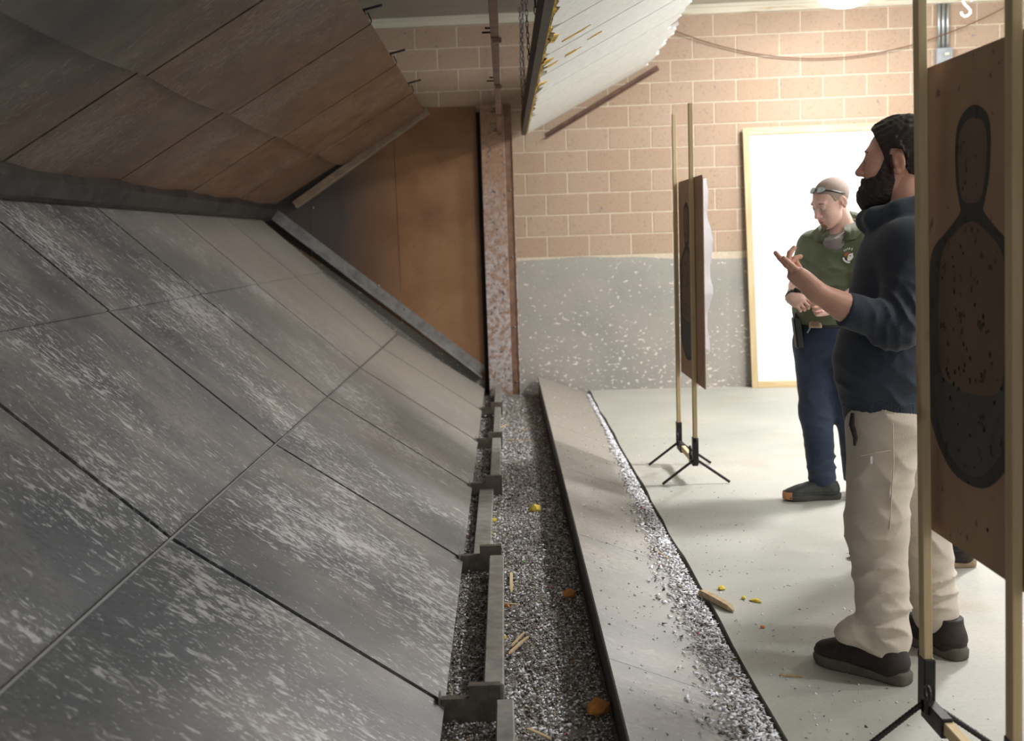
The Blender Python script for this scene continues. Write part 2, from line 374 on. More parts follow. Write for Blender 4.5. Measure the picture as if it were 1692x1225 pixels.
wallf = bpy.data.objects.new('wall_far', None); COL.objects.link(wallf); tag(wallf, kind='structure', label='tan concrete block wall at the end of the hall', cat='wall')
b = MB(); wbox(b, -3.4, 10.8, -.2, -.001, -.16, 3.75); b.build('mortar_backing', 'mortar', wallf)
CH = .1953; BW = .39
bm_ = MB(); bm_.obox((0, 0, 0), np.eye(3), ((BW - .009) / 2, .011, (CH - .009) / 2), .004)
bm0 = None; half = None; rest = MB()
for r in range(11):
    z = 1.264 + CH * (r + .5); ph = .803 if r % 2 == 0 else 1.005
    kk = 0
    for k in range(-11, 26):
        u = ph + BW * k + BW / 2
        if u < -3.2 or u > 10.5: continue
        jit = (random.random() - .5) * .002 - .0015
        if -1.75 < u < 5.3:
            if bm0 is None: o = obj('block', bm_.v, bm_.f, 'wall_block', wallf); bm0 = o
            else: o = bm0.copy(); COL.objects.link(o); o.parent = wallf
            o.location = tuple(wp(u, -.007 + jit, z)); o.rotation_euler = (0, 0, -math.atan(WS))
        else: rest.obox(wp(u, -.007 + jit, z), [UX, UN, UZ], ((BW-.009)/2, .011, (CH-.009)/2), .004)
o = rest.build('block_field', 'wall_block', wallf); o['kind'] = 'stuff'
b = MB()
nx, nz = 150, 16; V = []; F = []
for j in range(nz + 1):
    for i in range(nx + 1):
        u = -3.3 + 14.0 * i / nx; z = -.10 + (1.264 + .10) * j / nz
        V.append(wp(u, .006 + .004 * math.sin(u * 2.3 + z * 5) + (-.012 if j == nz else 0), z + (.006 * math.sin(u * 11) if j == nz else 0)))
F = [(j*(nx+1)+i, j*(nx+1)+i+1, (j+1)*(nx+1)+i+1, (j+1)*(nx+1)+i) for j in range(nz) for i in range(nx)]
o = obj('parged_band', V, F, 'parged_band', wallf, True)

b = MB(); b.box((-3.3, -2.6, 3.50), (10.6, 11.4, 3.62)); tag(b.build('ceiling', 'ceiling_paint'), kind='structure', label='off-white painted ceiling', cat='ceiling')
tr = MB(); wbox(tr, -3.3, 10.6, -.01, .05, 3.412, 3.47, .004); wbox(tr, -3.3, 10.6, -.01, .035, 3.472, 3.51)
tag(tr.build('trim_1', 'trim_paint'), kind='structure', label='cream trim board along the top of the block wall', cat='trim')
b = MB(); b.box((-3.3, -2.6, -.16), (-3.18, 11.4, 3.6)); tag(b.build('wall_left', 'mortar'), kind='structure', label='wall behind the bullet trap', cat='wall')

# ================================================================== BULLET TRAP
YB = [-1.2, .33, 1.85, 3.365, 4.95, 6.45, 7.93, 9.40, 10.78]
def wall_y(x): return 10.86 - WS * x
E0 = np.array((-.225, .05)); J1 = np.array((-1.02, .592)); J2 = np.array((-1.71, 1.20)); J3 = np.array((-2.42, 1.84))
lower = empty('lower_ramp', 'lower sloping ramp of flecked grey steel plates rising left from the trough', 'bullet trap')
def plate(rowA, rowB, y0, y1, mat, parent, name='steel_plate', th=.010, g=.0135, off=0.0, warp=0.0, under=False, gx=.004):
    a = np.array(rowA); bb = np.array(rowB); d = (bb - a) / np.linalg.norm(bb - a)
    n = np.array((-d[1], d[0]));
    if n[1] < 0: n = -n
    if under: n = -n
    a = a + d * gx; bb = bb - d * gx
    ny, nt = 8, 4; V = []; F = []
    for lay in (0, 1):
        for j in range(ny + 1):
            for i in range(nt + 1):
                t = i / nt; s = j / ny; p = a + (bb - a) * t
                wv = warp * (math.sin(math.pi * s) * (t ** 2) if under == 2 else math.sin(math.pi * s) * (1 - t) ** 2)
                p = p + n * (off - (th if lay == 0 else 0) + wv)
                V.append((p[0], y0 + g + (y1 - y0 - 2 * g) * s, p[1]))
    W_ = nt + 1; L_ = (ny + 1) * W_
    for lay in (0, 1):
        for j in range(ny):
            for i in range(nt):
                q = (lay*L_+j*W_+i, lay*L_+j*W_+i+1, lay*L_+(j+1)*W_+i+1, lay*L_+(j+1)*W_+i); F.append(q)
    rim = [i for i in range(W_)] + [j*W_+nt for j in range(1, ny+1)] + [ny*W_+i for i in range(nt-1, -1, -1)] + [j*W_ for j in range(ny-1, 0, -1)]
    F += [(rim[k], rim[(k+1) % len(rim)], L_+rim[(k+1) % len(rim)], L_+rim[k]) for k in range(len(rim))]
    o = obj(name, V, F, mat, parent)
    bmn = bpy.data.meshes; import bmesh
    bm = bmesh.new(); bm.from_mesh(o.data); bmesh.ops.recalc_face_normals(bm, faces=bm.faces); bm.to_mesh(o.data); bm.free()
    return o
for r, (a, c) in enumerate(((E0, J1), (J1, J2), (J2, J3))):
    for i in range(len(YB) - 1):
        sh = -.045 if r == 2 else 0
        y1 = YB[i+1] + (sh if i < len(YB) - 2 else 0)
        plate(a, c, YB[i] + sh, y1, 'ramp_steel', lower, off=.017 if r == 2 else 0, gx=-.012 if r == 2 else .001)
o = plate(E0 + (-.01, -.03), J1 + (0, -.03), -1.2, 10.76, 'black_gap', lower, 'backing_sheet'); o = plate(J1 + (0, -.03), J3 + (.02, -.03), -1.2, 10.76, 'black_gap', lower, 'backing_sheet')
b = MB(); b.bar((J1[0], -1.2, J1[1] + .004), (J1[0], 10.77, J1[1] + .004), .026, .010, up=(-.6, 0, .8), bev=.002); b.build('joint_strip', 'strip_steel', lower)
# end flange along the wall, pressed against the ramp end
fg = MB(); P0 = wp(-2.16, .055, 1.70); P1 = wp(-.24, .055, .155)
fg.bar(P0, P1, .10, .010, up=UZ); fg.bar(P0 + (0, .045, .05), P1 + (0, .045, .05), .008, .11, up=UZ); fg.build('end_flange', 'flange_steel', lower)

upper = empty('upper_ramp', 'overhanging upper slope of brownish steel plates above the throat', 'bullet trap')
K0 = np.array((-2.13, 1.83)); K1 = np.array((-1.475, 2.215)); K2 = np.array((-.715, 2.655))
for r, (a, c) in enumerate(((K0, K1), (K1, K2))):
    for i in range(len(YB) - 1):
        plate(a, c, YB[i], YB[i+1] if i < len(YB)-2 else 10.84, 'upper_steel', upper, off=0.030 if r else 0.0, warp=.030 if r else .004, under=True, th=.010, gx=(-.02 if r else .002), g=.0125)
for i in range(1, len(YB) - 1):
    y = YB[i]; b = MB(); p = np.array((K2[0], y, K2[1]))
    b.bar(p + (-.03, -.035, .045), p + (.10, -.035, .075), .012, .012); b.tube([p + (0, -.03, .05), p + (.012, -.03, .01), p + (.03, -.01, -.02), p + (.035, .0, .0), p + (.02, -.02, .04)], .004, 6)
    b.build('bolt', 'dark_metal', upper)
plate(K0 + (0, .03), K2 + (-.02, .03), -1.2, 10.82, 'black_gap', upper, 'backing_sheet', th=.006)

lip = MB(); V = []; F = []; n = 90
for i in range(n + 1):
    y = -1.2 + 12.02 * i / n; w1 = .010 * math.sin(y * 4.2) + .006 * math.sin(y * 9 + 1)
    for (x, z) in ((-2.115 + w1, 1.835 + w1 * .5), (-2.10 + w1, 1.79), (-2.16 - w1 * .5, 1.715), (-2.20, 1.70), (-2.21, 1.72), (-2.14, 1.835)):
        V.append((x, y, z))
for i in range(n):
    for k in range(6): F.append((i*6+k, i*6+(k+1) % 6, (i+1)*6+(k+1) % 6, (i+1)*6+k))
F += [tuple(range(6)), tuple(n*6+k for k in range(6))]
tag(obj('throat_lip', V, F, 'lip_steel', None), 'dark wavy steel lip between the upper and lower plates', 'deflector')
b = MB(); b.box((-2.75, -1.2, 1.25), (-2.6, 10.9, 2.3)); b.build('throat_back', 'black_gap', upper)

# steel panels on the end wall beside the trap
pan = empty('end_panel', 'rusty brown steel side panel against the end wall of the trap', 'panel')
def wpoly(pts, o0, o1, name, mat, parent): 
    b = MB(); b.prism([wp(u, o0, z) for u, z in pts], UN * (o1 - o0)); return b.build(name, mat, parent)
wpoly([(-.99, .70), (-.215, .10), (-.215, 2.68), (-.99, 2.68)], .002, .012, 'panel_sheet', 'rust_panel', pan)
wpoly([(-1.82, 1.34), (-.997, .70), (-.997, 2.68), (-1.82, 2.68)], .002, .012, 'panel_sheet', 'rust_panel', pan)
wpoly([(-2.7, 1.9), (-2.2, 1.60), (-1.827, 1.34), (-1.827, 2.68), (-2.7, 2.68)], .002, .012, 'panel_sheet', 'rust_panel', pan)
b = MB()
for (u, z) in ((-1.79, 1.80), (-1.2, 1.05), (-.95, .82), (-.5, .40), (-1.9, 1.50)): b = MB(); b.obox(wp(u, .016, z), [UX, UN, UZ], (.010, .006, .010), .004); b.build('bolt_head', 'flange_steel', pan)
b = MB(); b.bar(wp(-1.95, .06, 1.83), wp(-.66, .06, 2.655), .09, .075, up=UZ, bev=.006); tag(b.build('support_beam', 'beam_steel'), 'pale brown square beam running up the wall under the upper plates', 'beam')

# steel column
colm = empty('steel_column', 'rusty steel column with grey paint splatter at the end wall', 'column', tuple(wp(-.06, .08, 0)))
def cpart(u0, u1, o0, o1, z0, z1, name, mat):
    b = MB(tuple(wp(-.06, .08, 0))); wbox(b, u0, u1, o0, o1, z0, z1, .003); o = b.build(name, mat, colm); o.location = (0, 0, 0); return o
cpart(-.172, .045, .10, .112, -.05, 2.68, 'front_flange', 'column_steel'); cpart(-.07, -.06, .012, .10, -.05, 2.68, 'web', 'brown_steel')
cpart(-.172, .112, .006, .018, -.05, 2.68, 'back_flange', 'brown_steel'); cpart(.106, .118, .018, .03, -.05, 2.4, 'edge_weld', 'column_steel')
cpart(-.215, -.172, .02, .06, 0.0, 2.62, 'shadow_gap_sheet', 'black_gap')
b = MB(tuple(wp(-.06, .08, 0)))
for z in (.10, .62, 1.28, 1.9): b = MB(tuple(wp(-.06, .08, 0))); b.obox(wp(.08, .022, z), [UX, UN, UZ], (.009, .009, .009), .004); b.build('bolt_head', 'flange_steel', colm)

# ------------------------------------------------------------------ trough curb: rails and stepped cleats
curb = empty('trough_curb', 'segmented steel curb rail with stepped cleats along the ramp foot', 'curb')
segs = [(-1.2, .30, -.10, -.04), (.36, 1.82, -.10, -.04), (1.88, 3.30, -.068, -.015), (3.42, 4.88, -.108, -.045), (4.98, 6.40, -.185, -.105), (6.50, 7.86, -.125, -.065), (7.98, 9.32, -.12, -.068), (9.46, 10.7, -.125, -.07)]
for i, (y0, y1, x0, x1) in enumerate(segs):
    zt = .085 if i != 4 else .045
    b = MB(); b.box((x0, y0, -.06), (x1, y1, zt), .004); b.build('rail', 'curb_steel', curb)
for y in YB[2:-1]:
    b = MB(); y = y - .03
    b.prism([(-.235, y, -.05), (-.055, y, -.05), (-.055, y, .115), (-.15, y, .115), (-.15, y, .075), (-.235, y, .075)], (0, .030, 0)); b.build('cleat', 'cleat_steel', curb)
    b = MB(); b.box((-.243, y - .01, .0), (-.237, y + .045, .085)); b.build('cleat_tab', 'flange_steel', curb)

# ------------------------------------------------------------------ front ramp right of the trough
fr = empty('front_ramp', 'low sloping grey steel ramp plates between the trough and floor gutter', 'ramp')
yr = [-1.2, .4, 1.9, 3.42, 4.93, 6.45, 7.95, 9.4, 10.76]
for i in range(len(yr) - 1):
    y0, y1 = yr[i] + .0015, yr[i+1] - .0015
    xa = .278
    b = MB(); b.prism([(xa, y0, .150), (xa + .004, y0, .154), (.735, y0, -.018), (.735, y0, -.026), (xa + .008, y0, .142), (xa, y0, .142)], (0, y1 - y0, 0))
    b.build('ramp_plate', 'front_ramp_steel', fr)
b = MB(); b.box((.284, -1.2, -.055), (.290, 10.76, .143)); b.build('ramp_riser', 'lip_steel', fr)

# ================================================================== BAFFLE, RAIL, CHAINS
bf = empty('ceiling_baffle', 'white slatted overhead baffle with torn yellow foam edge hanging on chains', 'baffle')
BS = np.array((.887, .461)); BS = BS / np.linalg.norm(BS)     # direction up the slope in x,z
BNv = np.array((BS[1], -BS[0]))
def bpt(t, n, y): p = np.array((.235, 2.385)) + BS * t + BNv * n; return (p[0], y, p[1])
yb = [10.66]; 
for y in (9.97, 9.26, 8.52, 7.82, 6.95, 6.18, 5.39, 4.62, 3.86, 3.10): yb.append(y)
for i in range(len(yb) - 1):
    y1, y0 = yb[i] - .013, yb[i+1] + .013; n = 10; V = []; F = []
    rr = 1.24 if i else 1.27
    for k in range(n + 1):
        y = y0 + (y1 - y0) * k / n
        tl = .012 + max(0, random.gauss(.012, .022)) * (1 if i > 1 else .3); trr = rr + random.uniform(-.05, .03) - (.10 if 2 < i else 0)
        V += [bpt(tl, 0, y), bpt(trr, 0, y), bpt(trr + .004, -.022, y), bpt(tl - .002, -.022, y)]
    for k in range(n):
        for q in range(4): F.append((k*4+q, k*4+(q+1) % 4, (k+1)*4+(q+1) % 4, (k+1)*4+q))
    F += [(0, 1, 2, 3), (n*4, n*4+3, n*4+2, n*4+1)]
    obj('board', V, F, 'baffle_white', bf)
V = []; F = []; n = 260
for k in range(n + 1):
    y = 3.1 + 7.55 * k / n; j1 = abs(random.gauss(0, .012)); j2 = random.uniform(-.006, .006)
    V += [bpt(.012 + j1 * .5, -.004 - j2, y), bpt(.03, -.04, y), bpt(-.004, -.045 + j2, y), bpt(-.010 - j1 * .5, -.012, y)]
for k in range(n):
    for q in range(4): F.append((k*4+q, k*4+(q+1) % 4, (k+1)*4+(q+1) % 4, (k+1)*4+q))
obj('foam_edge', V, F, 'foam', bf)
b = MB()
for (t, y, L, wd) in ((.02, 6.35, .07, .10), (.02, 7.25, .06, .12), (.02, 5.6, .05, .2), (.05, 6.62, .06, .04), (.10, 5.95, .16, .006), (.30, 6.45, .10, .006), (.17, 6.6, .10, .006)):
    for _ in range(3):
        t1 = t + random.uniform(-.01, .02); dy = random.uniform(-.03, .03)
        b.prism([bpt(t1, 0, y + dy), bpt(t1 + L * random.uniform(.6, 1), 0, y + dy + wd * .4), bpt(t1 + L * .4, 0, y + dy + wd), bpt(t1 - .005, 0, y + dy + wd * .7)], np.array(bpt(0, .004, 0)) - np.array(bpt(0, 0, 0)))
o = b.build('foam_tear', 'foam', bf); o['kind'] = 'stuff'
b = MB(); b.box((.195, 1.0, 2.40), (.215, 10.68, 2.56), .003); b.box((.195, 1.0, 2.385), (.235, 10.68, 2.40)); b.build('edge_channel', 'channel', bf)
b = MB(); b.prism([bpt(.0, -.045, 3.1), bpt(1.2, -.045, 3.1), bpt(1.2, -.07, 3.1), bpt(0, -.07, 3.1)], (0, 7.55, 0)); b.build('backing_board', 'channel', bf)

ang = MB(); ang.bar(wp(.43, .03, 2.36), wp(1.47, .03, 2.935), .05, .008, up=UZ); ang.bar(wp(.43, .008, 2.385), wp(1.47, .008, 2.96), .008, .05, up=UZ)
tag(ang.build('wall_angle', 'angle_rust'), 'rusty angle iron fixed diagonally on the block wall beside the baffle', 'angle iron')

rail = empty('overhead_rail', 'long rusty overhead rail with cleats, left of the hanging chains', 'rail')
ys = [.3, 2.0, 3.75, 5.6, 7.28, 9.0, 10.6]
for i in range(len(ys) - 1):
    b = MB(); x0 = -.012 + .001 * i; wd = .040; b.box((x0 - wd / 2, ys[i] + .02, 2.40), (x0 + wd / 2, ys[i+1] - .02, 2.46), .002); b.build('rail_segment', 'angle_rust', rail)
for y in ys[1:]:
    b = MB(); b.box((-.02, y - .012, 2.375), (.022, y + .012, 2.40), .003); b.build('cleat', 'brown_steel', rail)
    for dz, dx in ((.025, -.07), (.045, -.055)): b = MB(); b.tube([(dx, y, 2.40 + dz), (-.01, y, 2.40 + dz)], .005, 6); b.build('bolt', 'dark_metal', rail)

def link_mesh():
    b = MB(); pts = []
    for k in range(10):
        a = 2 * math.pi * k / 10; pts.append((.0085 * math.cos(a), 0, .016 * math.sin(a) + (.006 if math.sin(a) > 0 else -.006)))
    b.tube(pts, .0032, 5, closed=True); return b
lk = link_mesh(); first = None
for (y, nm, z0) in ((4.75, 'nearest hanging chain on the dark baffle edge', 2.42), (6.3, 'second hanging chain on the dark baffle edge, thickest looking in view', 2.42), (7.9, 'third hanging chain down the left edge of the white baffle', 2.42), (9.4, 'thin chain behind the others, near the end wall', 2.42), (10.45, 'faintest and farthest hanging chain beside the end wall column', 2.42)):
    t = empty('chain', nm, 'chain', (.208, y, z0), 'chains holding the baffle')
    k = 0; z = .16
    while z < 1.07:
        if first is None: o = lk.build('link', 'dark_metal', t); first = o
        else: o = first.copy(); COL.objects.link(o); o.parent = t
        o.location = (0.004 * math.sin(z * 9), 0, z); o.rotation_euler = (0, 0, (k % 2) * math.pi / 2 + .3); z += .0365; k += 1
    b = MB(); b.tube([(0, 0, .16 - .03), (0, 0, -.0)], .005, 6); b.build('hook_bolt', 'dark_metal', t)

# ================================================================== WALL ITEMS
bd = empty('white_board', 'large white sheet in a pine frame leaning on the block wall', 'board')
lean0, lean1 = .10, .035
def lp(u, z, o): return wp(u + (-.055 * z / 2.36), lean0 + (lean1 - lean0) * z / 2.36 + o, z)
def lbar(u0, z0, u1, z1, wd, name, mat):
    b = MB(); a = lp(u0, z0, .02); c = lp(u1, z1, .02); b.bar(a, c, wd, .038, up=UN, bev=.002); return b.build(name, mat, bd)
lbar(2.305, .0, 2.305, 2.35, .06, 'frame_stile', 'pine'); lbar(4.30, 0, 4.30, 2.35, .06, 'frame_stile', 'pine')
lbar(2.275, 2.35, 4.33, 2.35, .06, 'frame_rail', 'pine_h'); lbar(2.335, .03, 4.27, .03, .06, 'frame_rail', 'pine_h')
b = MB(); b.prism([lp(2.33, .05, .012), lp(4.28, .05, .012), lp(4.28, 2.33, .012), lp(2.33, 2.33, .012)], UN * .004); b.build('sheet', 'white_sheet', bd)

cd = empty('conduit', 'three vertical galvanised conduits on the wall above a grey box', 'conduit')
for u in (3.972, 4.008, 4.048):
    b = MB(); b.tube([wp(u, .03, 3.02), wp(u, .03, 3.5)], .013, 10); b.build('pipe', 'galv', cd, True)
b = MB(); wbox(b, 3.945, 4.085, 0, .07, 2.86, 3.02, .006); x = b.build('junction_box', 'box_grey', cd)
b = MB(); b.lathe([(0, 0), (.02, 0), (.02, .02), (0, .02)], wp(4.03, .085, 2.95)); b.build('knob', 'ivory', cd)

b = MB(); pts = []
U0, Z0, U1, Z1 = 1.5, 3.33, 4.75, 3.46
for i in range(41):
    t = i / 40; u = U0 + (U1 - U0) * t; z = Z0 + (Z1 - Z0) * t - 4 * .42 * t * (1 - t); pts.append(wp(u, .05, z))
b.tube(pts, .005, 6); tag(b.build('cable', 'angle_rust'), 'thin brown cable sagging across the top of the block wall', 'cable')
b = MB()
pts = []; c0 = np.array((3.19, 8.0, 2.907))
for (x, z) in ((.035, .040), (.028, .056), (.005, .062), (-.018, .055), (-.026, .038), (-.014, .018), (.006, .0), (.022, -.018), (.024, -.038), (.008, -.055), (-.015, -.060), (-.034, -.048), (-.038, -.030)): pts.append(c0 + (x, 0, z))
b.tube(pts, .009, 8); b.tube([c0 + (0, 0, .06), c0 + (0, 0, .593)], .0015, 5)
tag(b.build('hook', 'paper'), 'white S-shaped hook hanging on a wire near the grey conduits', 'hook')

# lamps
def lamp(x, y, z, label, e):
    M['lamp_glow'] = emit('lamp_glow', LAMP_COL, e / (math.pi * .20))
    t = empty('ceiling_lamp', label, 'lamp', (x, y, z), 'round bowl lamps under the ceiling' )
    b = MB(); b.lathe([(.0, -.115), (.09, -.108), (.16, -.085), (.21, -.045), (.225, 0)], (0, 0, 0), 28); o = b.build('diffuser', 'lamp_glow', t, True)
    b = MB(); b.lathe([(.23, -.005), (.232, .01), (.15, .06), (.06, .10), (.05, .14), (0, .14)], (0, 0, 0), 28); b.build('housing', 'galv', t, True)
    b = MB(); b.tube([(0, 0, .13), (0, 0, 3.5 - z)], .008, 8); b.build('stem', 'galv', t)
for i, (x, y, z, e) in enumerate(LAMPS):
    lamp(x, y, z, ['glowing bowl lamp in view under the ceiling by the end wall', 'bowl lamp over the right of the hall, farthest one outside the view', 'bowl lamp over the right of the hall, middle one outside the view', 'bowl lamp above the target stands, nearest the camera', 'bowl lamp above the man in the green polo shirt'][i], e)

# ================================================================== DEBRIS
def chips(name, n, pos, size, colors, mat, flat=0.5, label=None, cat=None, lift=0.0):
    # n small irregular tetra- / wedge-shaped bits as one mesh with a colour per bit
    P = pos(n); S = rng.uniform(size[0], size[1], n) ** 1.0
    base = np.array([[1, 0, -.3], [-.6, .8, -.3], [-.5, -.9, -.3], [.1, .1, .8]])
    V = base[None] * (1 + rng.uniform(-.45, .45, (n, 4, 3)))
    V = V * np.array([1, 1, flat]); 
    a = rng.uniform(0, 2*np.pi, n); tl = rng.normal(0, .5, n)
    ct, st = np.cos(tl), np.sin(tl); y, z = V[:, :, 1] * ct[:, None] - V[:, :, 2] * st[:, None], V[:, :, 1] * st[:, None] + V[:, :, 2] * ct[:, None]
    V[:, :, 1], V[:, :, 2] = y, z
    ca, sa = np.cos(a), np.sin(a); x, y = V[:, :, 0] * ca[:, None] - V[:, :, 1] * sa[:, None], V[:, :, 0] * sa[:, None] + V[:, :, 1] * ca[:, None]
    V[:, :, 0], V[:, :, 1] = x, y
    V = V * S[:, None, None]; V = V + P[:, None, :]; V[:, :, 2] += lift
    F = np.array([[0, 1, 2], [0, 3, 1], [1, 3, 2], [2, 3, 0]])[None] + 4 * np.arange(n)[:, None, None]
    me = bpy.data.meshes.new(name); me.vertices.add(4*n); me.vertices.foreach_set('co', V.reshape(-1)); me.loops.add(12*n); me.loops.foreach_set('vertex_index', F.reshape(-1))
    me.polygons.add(4*n); me.polygons.foreach_set('loop_start', np.arange(4*n) * 3); me.polygons.foreach_set('loop_total', np.full(4*n, 3)); me.update(calc_edges=True)
    cs = np.array([c[0] for c in colors]); pr = np.array([c[1] for c in colors], float); pr /= pr.sum()
    ci = rng.choice(len(cs), n, p=pr); C = np.concatenate([cs[ci], np.ones((n, 1))], 1); C[:, :3] *= rng.uniform(.75, 1.15, (n, 1)); C = np.clip(C, 0, 1)
    at = me.attributes.new('tint', 'FLOAT_COLOR', 'POINT'); at.data.foreach_set('color', np.repeat(C, 4, 0).reshape(-1))
    me.materials.append(M[mat]); o = bpy.data.objects.new(name, me); COL.objects.link(o)
    tag(o, label, cat, kind='stuff'); return o
cl = lambda h: list(col(h)[:3])
chipcol = [(cl('#efeef4'), 5), (cl('#bab6b0'), 4), (cl('#7d766e'), 3.6), (cl('#48423d'), 2.2), (cl('#8a7358'), 1.2), (cl('#b59a76'), .5), (cl('#b14a5a'), .03)]
papcol = [(cl('#f4f4f8'), 6), (cl('#d6d4d6'), 3), (cl('#a9a29b'), 1.5), (cl('#7a6a5a'), .9), (cl('#5a5148'), .7), (cl('#d0606e'), .04), (cl('#54a05a'), .03)]
# trough bed: a lumpy low mound of spent rubber and lead
nx, ny = 26, 420; V = []; hz = rng.normal(0, .0035, (nx + 1, ny + 1))
def bedz(x, y): return -.004 + .010 * math.sin(y * 2.1 + x * 5) * math.cos(x * 9 + y) + (-.012 if y > 9.3 else 0)
for j in range(ny + 1):
    for i in range(nx + 1):
        x = -.26 + .543 * i / nx; y = -1.2 + 12.0 * j / ny; V.append((x, y, bedz(x, y) + hz[i, j]))
F = [(j*(nx+1)+i, j*(nx+1)+i+1, (j+1)*(nx+1)+i+1, (j+1)*(nx+1)+i) for j in range(ny) for i in range(nx)]
tag(obj('trough_bed', V, F, 'grit', None, True), 'layer of lead and rubber crumbs filling the long trough', 'debris', kind='stuff')
def ptrough(n):
    y = 2.3 + 8.4 * rng.uniform(0, 1, n) ** 1.5; x = rng.uniform(-.232, .272, n)
    k = (y > 9.0) & (x > -.02) & (rng.uniform(0, 1, n) < .7); y[k] -= 4.5
    z = -.002 + .010 * np.sin(y * 2.1 + x * 5) * np.cos(x * 9 + y); z[y > 9.3] -= .010
    return np.stack([x, y, z], 1)
chips('trough_crumbs', 34000, ptrough, (.0028, .0085), chipcol, 'chips', .7, 'loose grey and white crumbs strewn over the trough bed', 'debris', .002)
def prail(n):
    y = rng.uniform(2.2, 10, n); x = rng.uniform(-.105, -.02, n); return np.stack([x, y, np.full(n, .087)], 1)
def ppap(n):
    y = 2.3 + 8 * rng.uniform(0, 1, n) ** 1.4; x = np.clip(rng.normal(.02, .13, n), -.2, .26); z = .006 + 0 * x; return np.stack([x, y, z], 1)
chips('trough_paper', 2600, ppap, (.004, .014), papcol, 'flakes', .15, 'scraps of white paper lying on the trough crumbs', 'debris', .004)
def pgut(n):
    y = 2.4 + 8.2 * rng.uniform(0, 1, n) ** 1.3; wid = .035 + .16 * np.clip((8.6 - y) / 5.5, 0, 1)
    x = .752 - wid * np.abs(rng.normal(0, .42, n)); x = np.clip(x, .50, .742)
    z = np.maximum(.154 - (x - .282) * .3797, -.02) + .004 + .010 * rng.uniform(0, 1, n) * np.clip(wid / .12, .2, 1) * (x > .60)
    return np.stack([x, y, z], 1)
chips('gutter_paper', 15000, pgut, (.003, .014), papcol, 'flakes', .25, 'drift of shredded white paper in the gutter at the floor edge', 'debris', .003)
def pramp(n):
    y = 2.3 + 8 * rng.uniform(0, 1, n) ** 1.2; x = rng.uniform(.31, .74, n); z = .154 - (x - .282) * .3797; return np.stack([x, y, z], 1)
chips('ramp_paper', 900, pramp, (.0018, .008), papcol, 'flakes', .2, 'sparse white paper specks on the low front ramp', 'debris', .002)
def pfloor(n):
    y = 2.3 + 6 * rng.uniform(0, 1, n) ** 1.3; x = .79 + np.abs(rng.normal(0, .32, n)); return np.stack([x, y, 0 * x], 1)
chips('floor_paper', 900, pfloor, (.0015, .0065), papcol, 'flakes', .2, 'white paper specks scattered on the concrete floor', 'debris', .002)
def plow(n):
    y = rng.uniform(2.3, 9, n); t = rng.uniform(0, 1, n) ** 2; x = -.24 - t * .75; z = .05 + t * .515 + .012; return np.stack([x, y, z], 1)
chips('ramp_specks', 260, plow, (.001, .0032), papcol, 'flakes', .3, 'tiny pale specks caught on the lower steel ramp', 'debris', .0)

def chunk(name, mat, loc, s, label, cat, group=None, rz=0.0, stretch=(1, 1, 1)):
    b = MB(); V = []; 
    phi = (1 + 5 ** .5) / 2
    ico = [(-1, phi, 0), (1, phi, 0), (-1, -phi, 0), (1, -phi, 0), (0, -1, phi), (0, 1, phi), (0, -1, -phi), (0, 1, -phi), (phi, 0, -1), (phi, 0, 1), (-phi, 0, -1), (-phi, 0, 1)]
    fc = [(0,11,5),(0,5,1),(0,1,7),(0,7,10),(0,10,11),(1,5,9),(5,11,4),(11,10,2),(10,7,6),(7,1,8),(3,9,4),(3,4,2),(3,2,6),(3,6,8),(3,8,9),(4,9,5),(2,4,11),(6,2,10),(8,6,7),(9,8,1)]
    for v in ico:
        r = s / 1.9 * random.uniform(.7, 1.3); x, y, z = (v[0] * r * stretch[0], v[1] * r * stretch[1], max(v[2], -1.0) * r * .7 * stretch[2])
        V.append((x, y, z))
    b.add(V, fc); zmin = min(v[2] for v in V); o = b.build(name, mat); o.location = (loc[0], loc[1], loc[2] - zmin); o.rotation_euler = (0, 0, rz)
    return tag(o, label, cat, group)
for (x, y, z, s, m, lb) in ((.116, 5.97, .012, .030, 'yellow_foam', 'bright yellow foam lump in the trough near the shadow edge'), (-.118, 5.53, .006, .022, 'yellow_foam', 'small yellow foam crumb beside the curb rail, far part of the trough'),
        (-.10, 5.80, .004, .018, 'yellow_foam', 'pale yellow foam crumb just beyond the one beside the curb rail'), (-.050, 4.02, .010, .016, 'yellow_foam', 'yellow foam crumb by the long curb rail, larger of a close pair'), (-.035, 4.39, .010, .013, 'orange_foam', 'dull yellow foam crumb under the loose sliver by the long curb rail'),
        (.843, 4.55, 0, .016, 'yellow_foam', 'small triangular yellow foam bit alone on the concrete by the gutter'), (.905, 4.42, 0, .011, 'yellow_foam', 'tiny yellow foam bit touching the long yellow foam piece on the floor'),
        (.215, 4.50, .008, .032, 'orange_foam', 'ochre foam lump in the shaded strip of the trough, farther one'), (.235, 3.35, .008, .040, 'orange_foam', 'ochre foam lump in the shaded strip of the trough, nearest the camera'), (.905, 4.08, 0, .010, 'orange_foam', 'orange crumb on the floor near the long wood chip')):
    chunk('foam_bit', m, (x, y, z), s, lb, 'foam')
chunk('foam_bit', 'yellow_foam', (.945, 4.38, 0), .016, 'long yellow foam piece on the concrete floor beside the gutter', 'foam', rz=-.9, stretch=(2.2, .7, .7))
for i, (x, y) in enumerate(((.85, 4.45), (.86, 3.95), (.91, 3.93), (.90, 3.68), (1.0, 3.55), (.93, 3.45))):
    pass
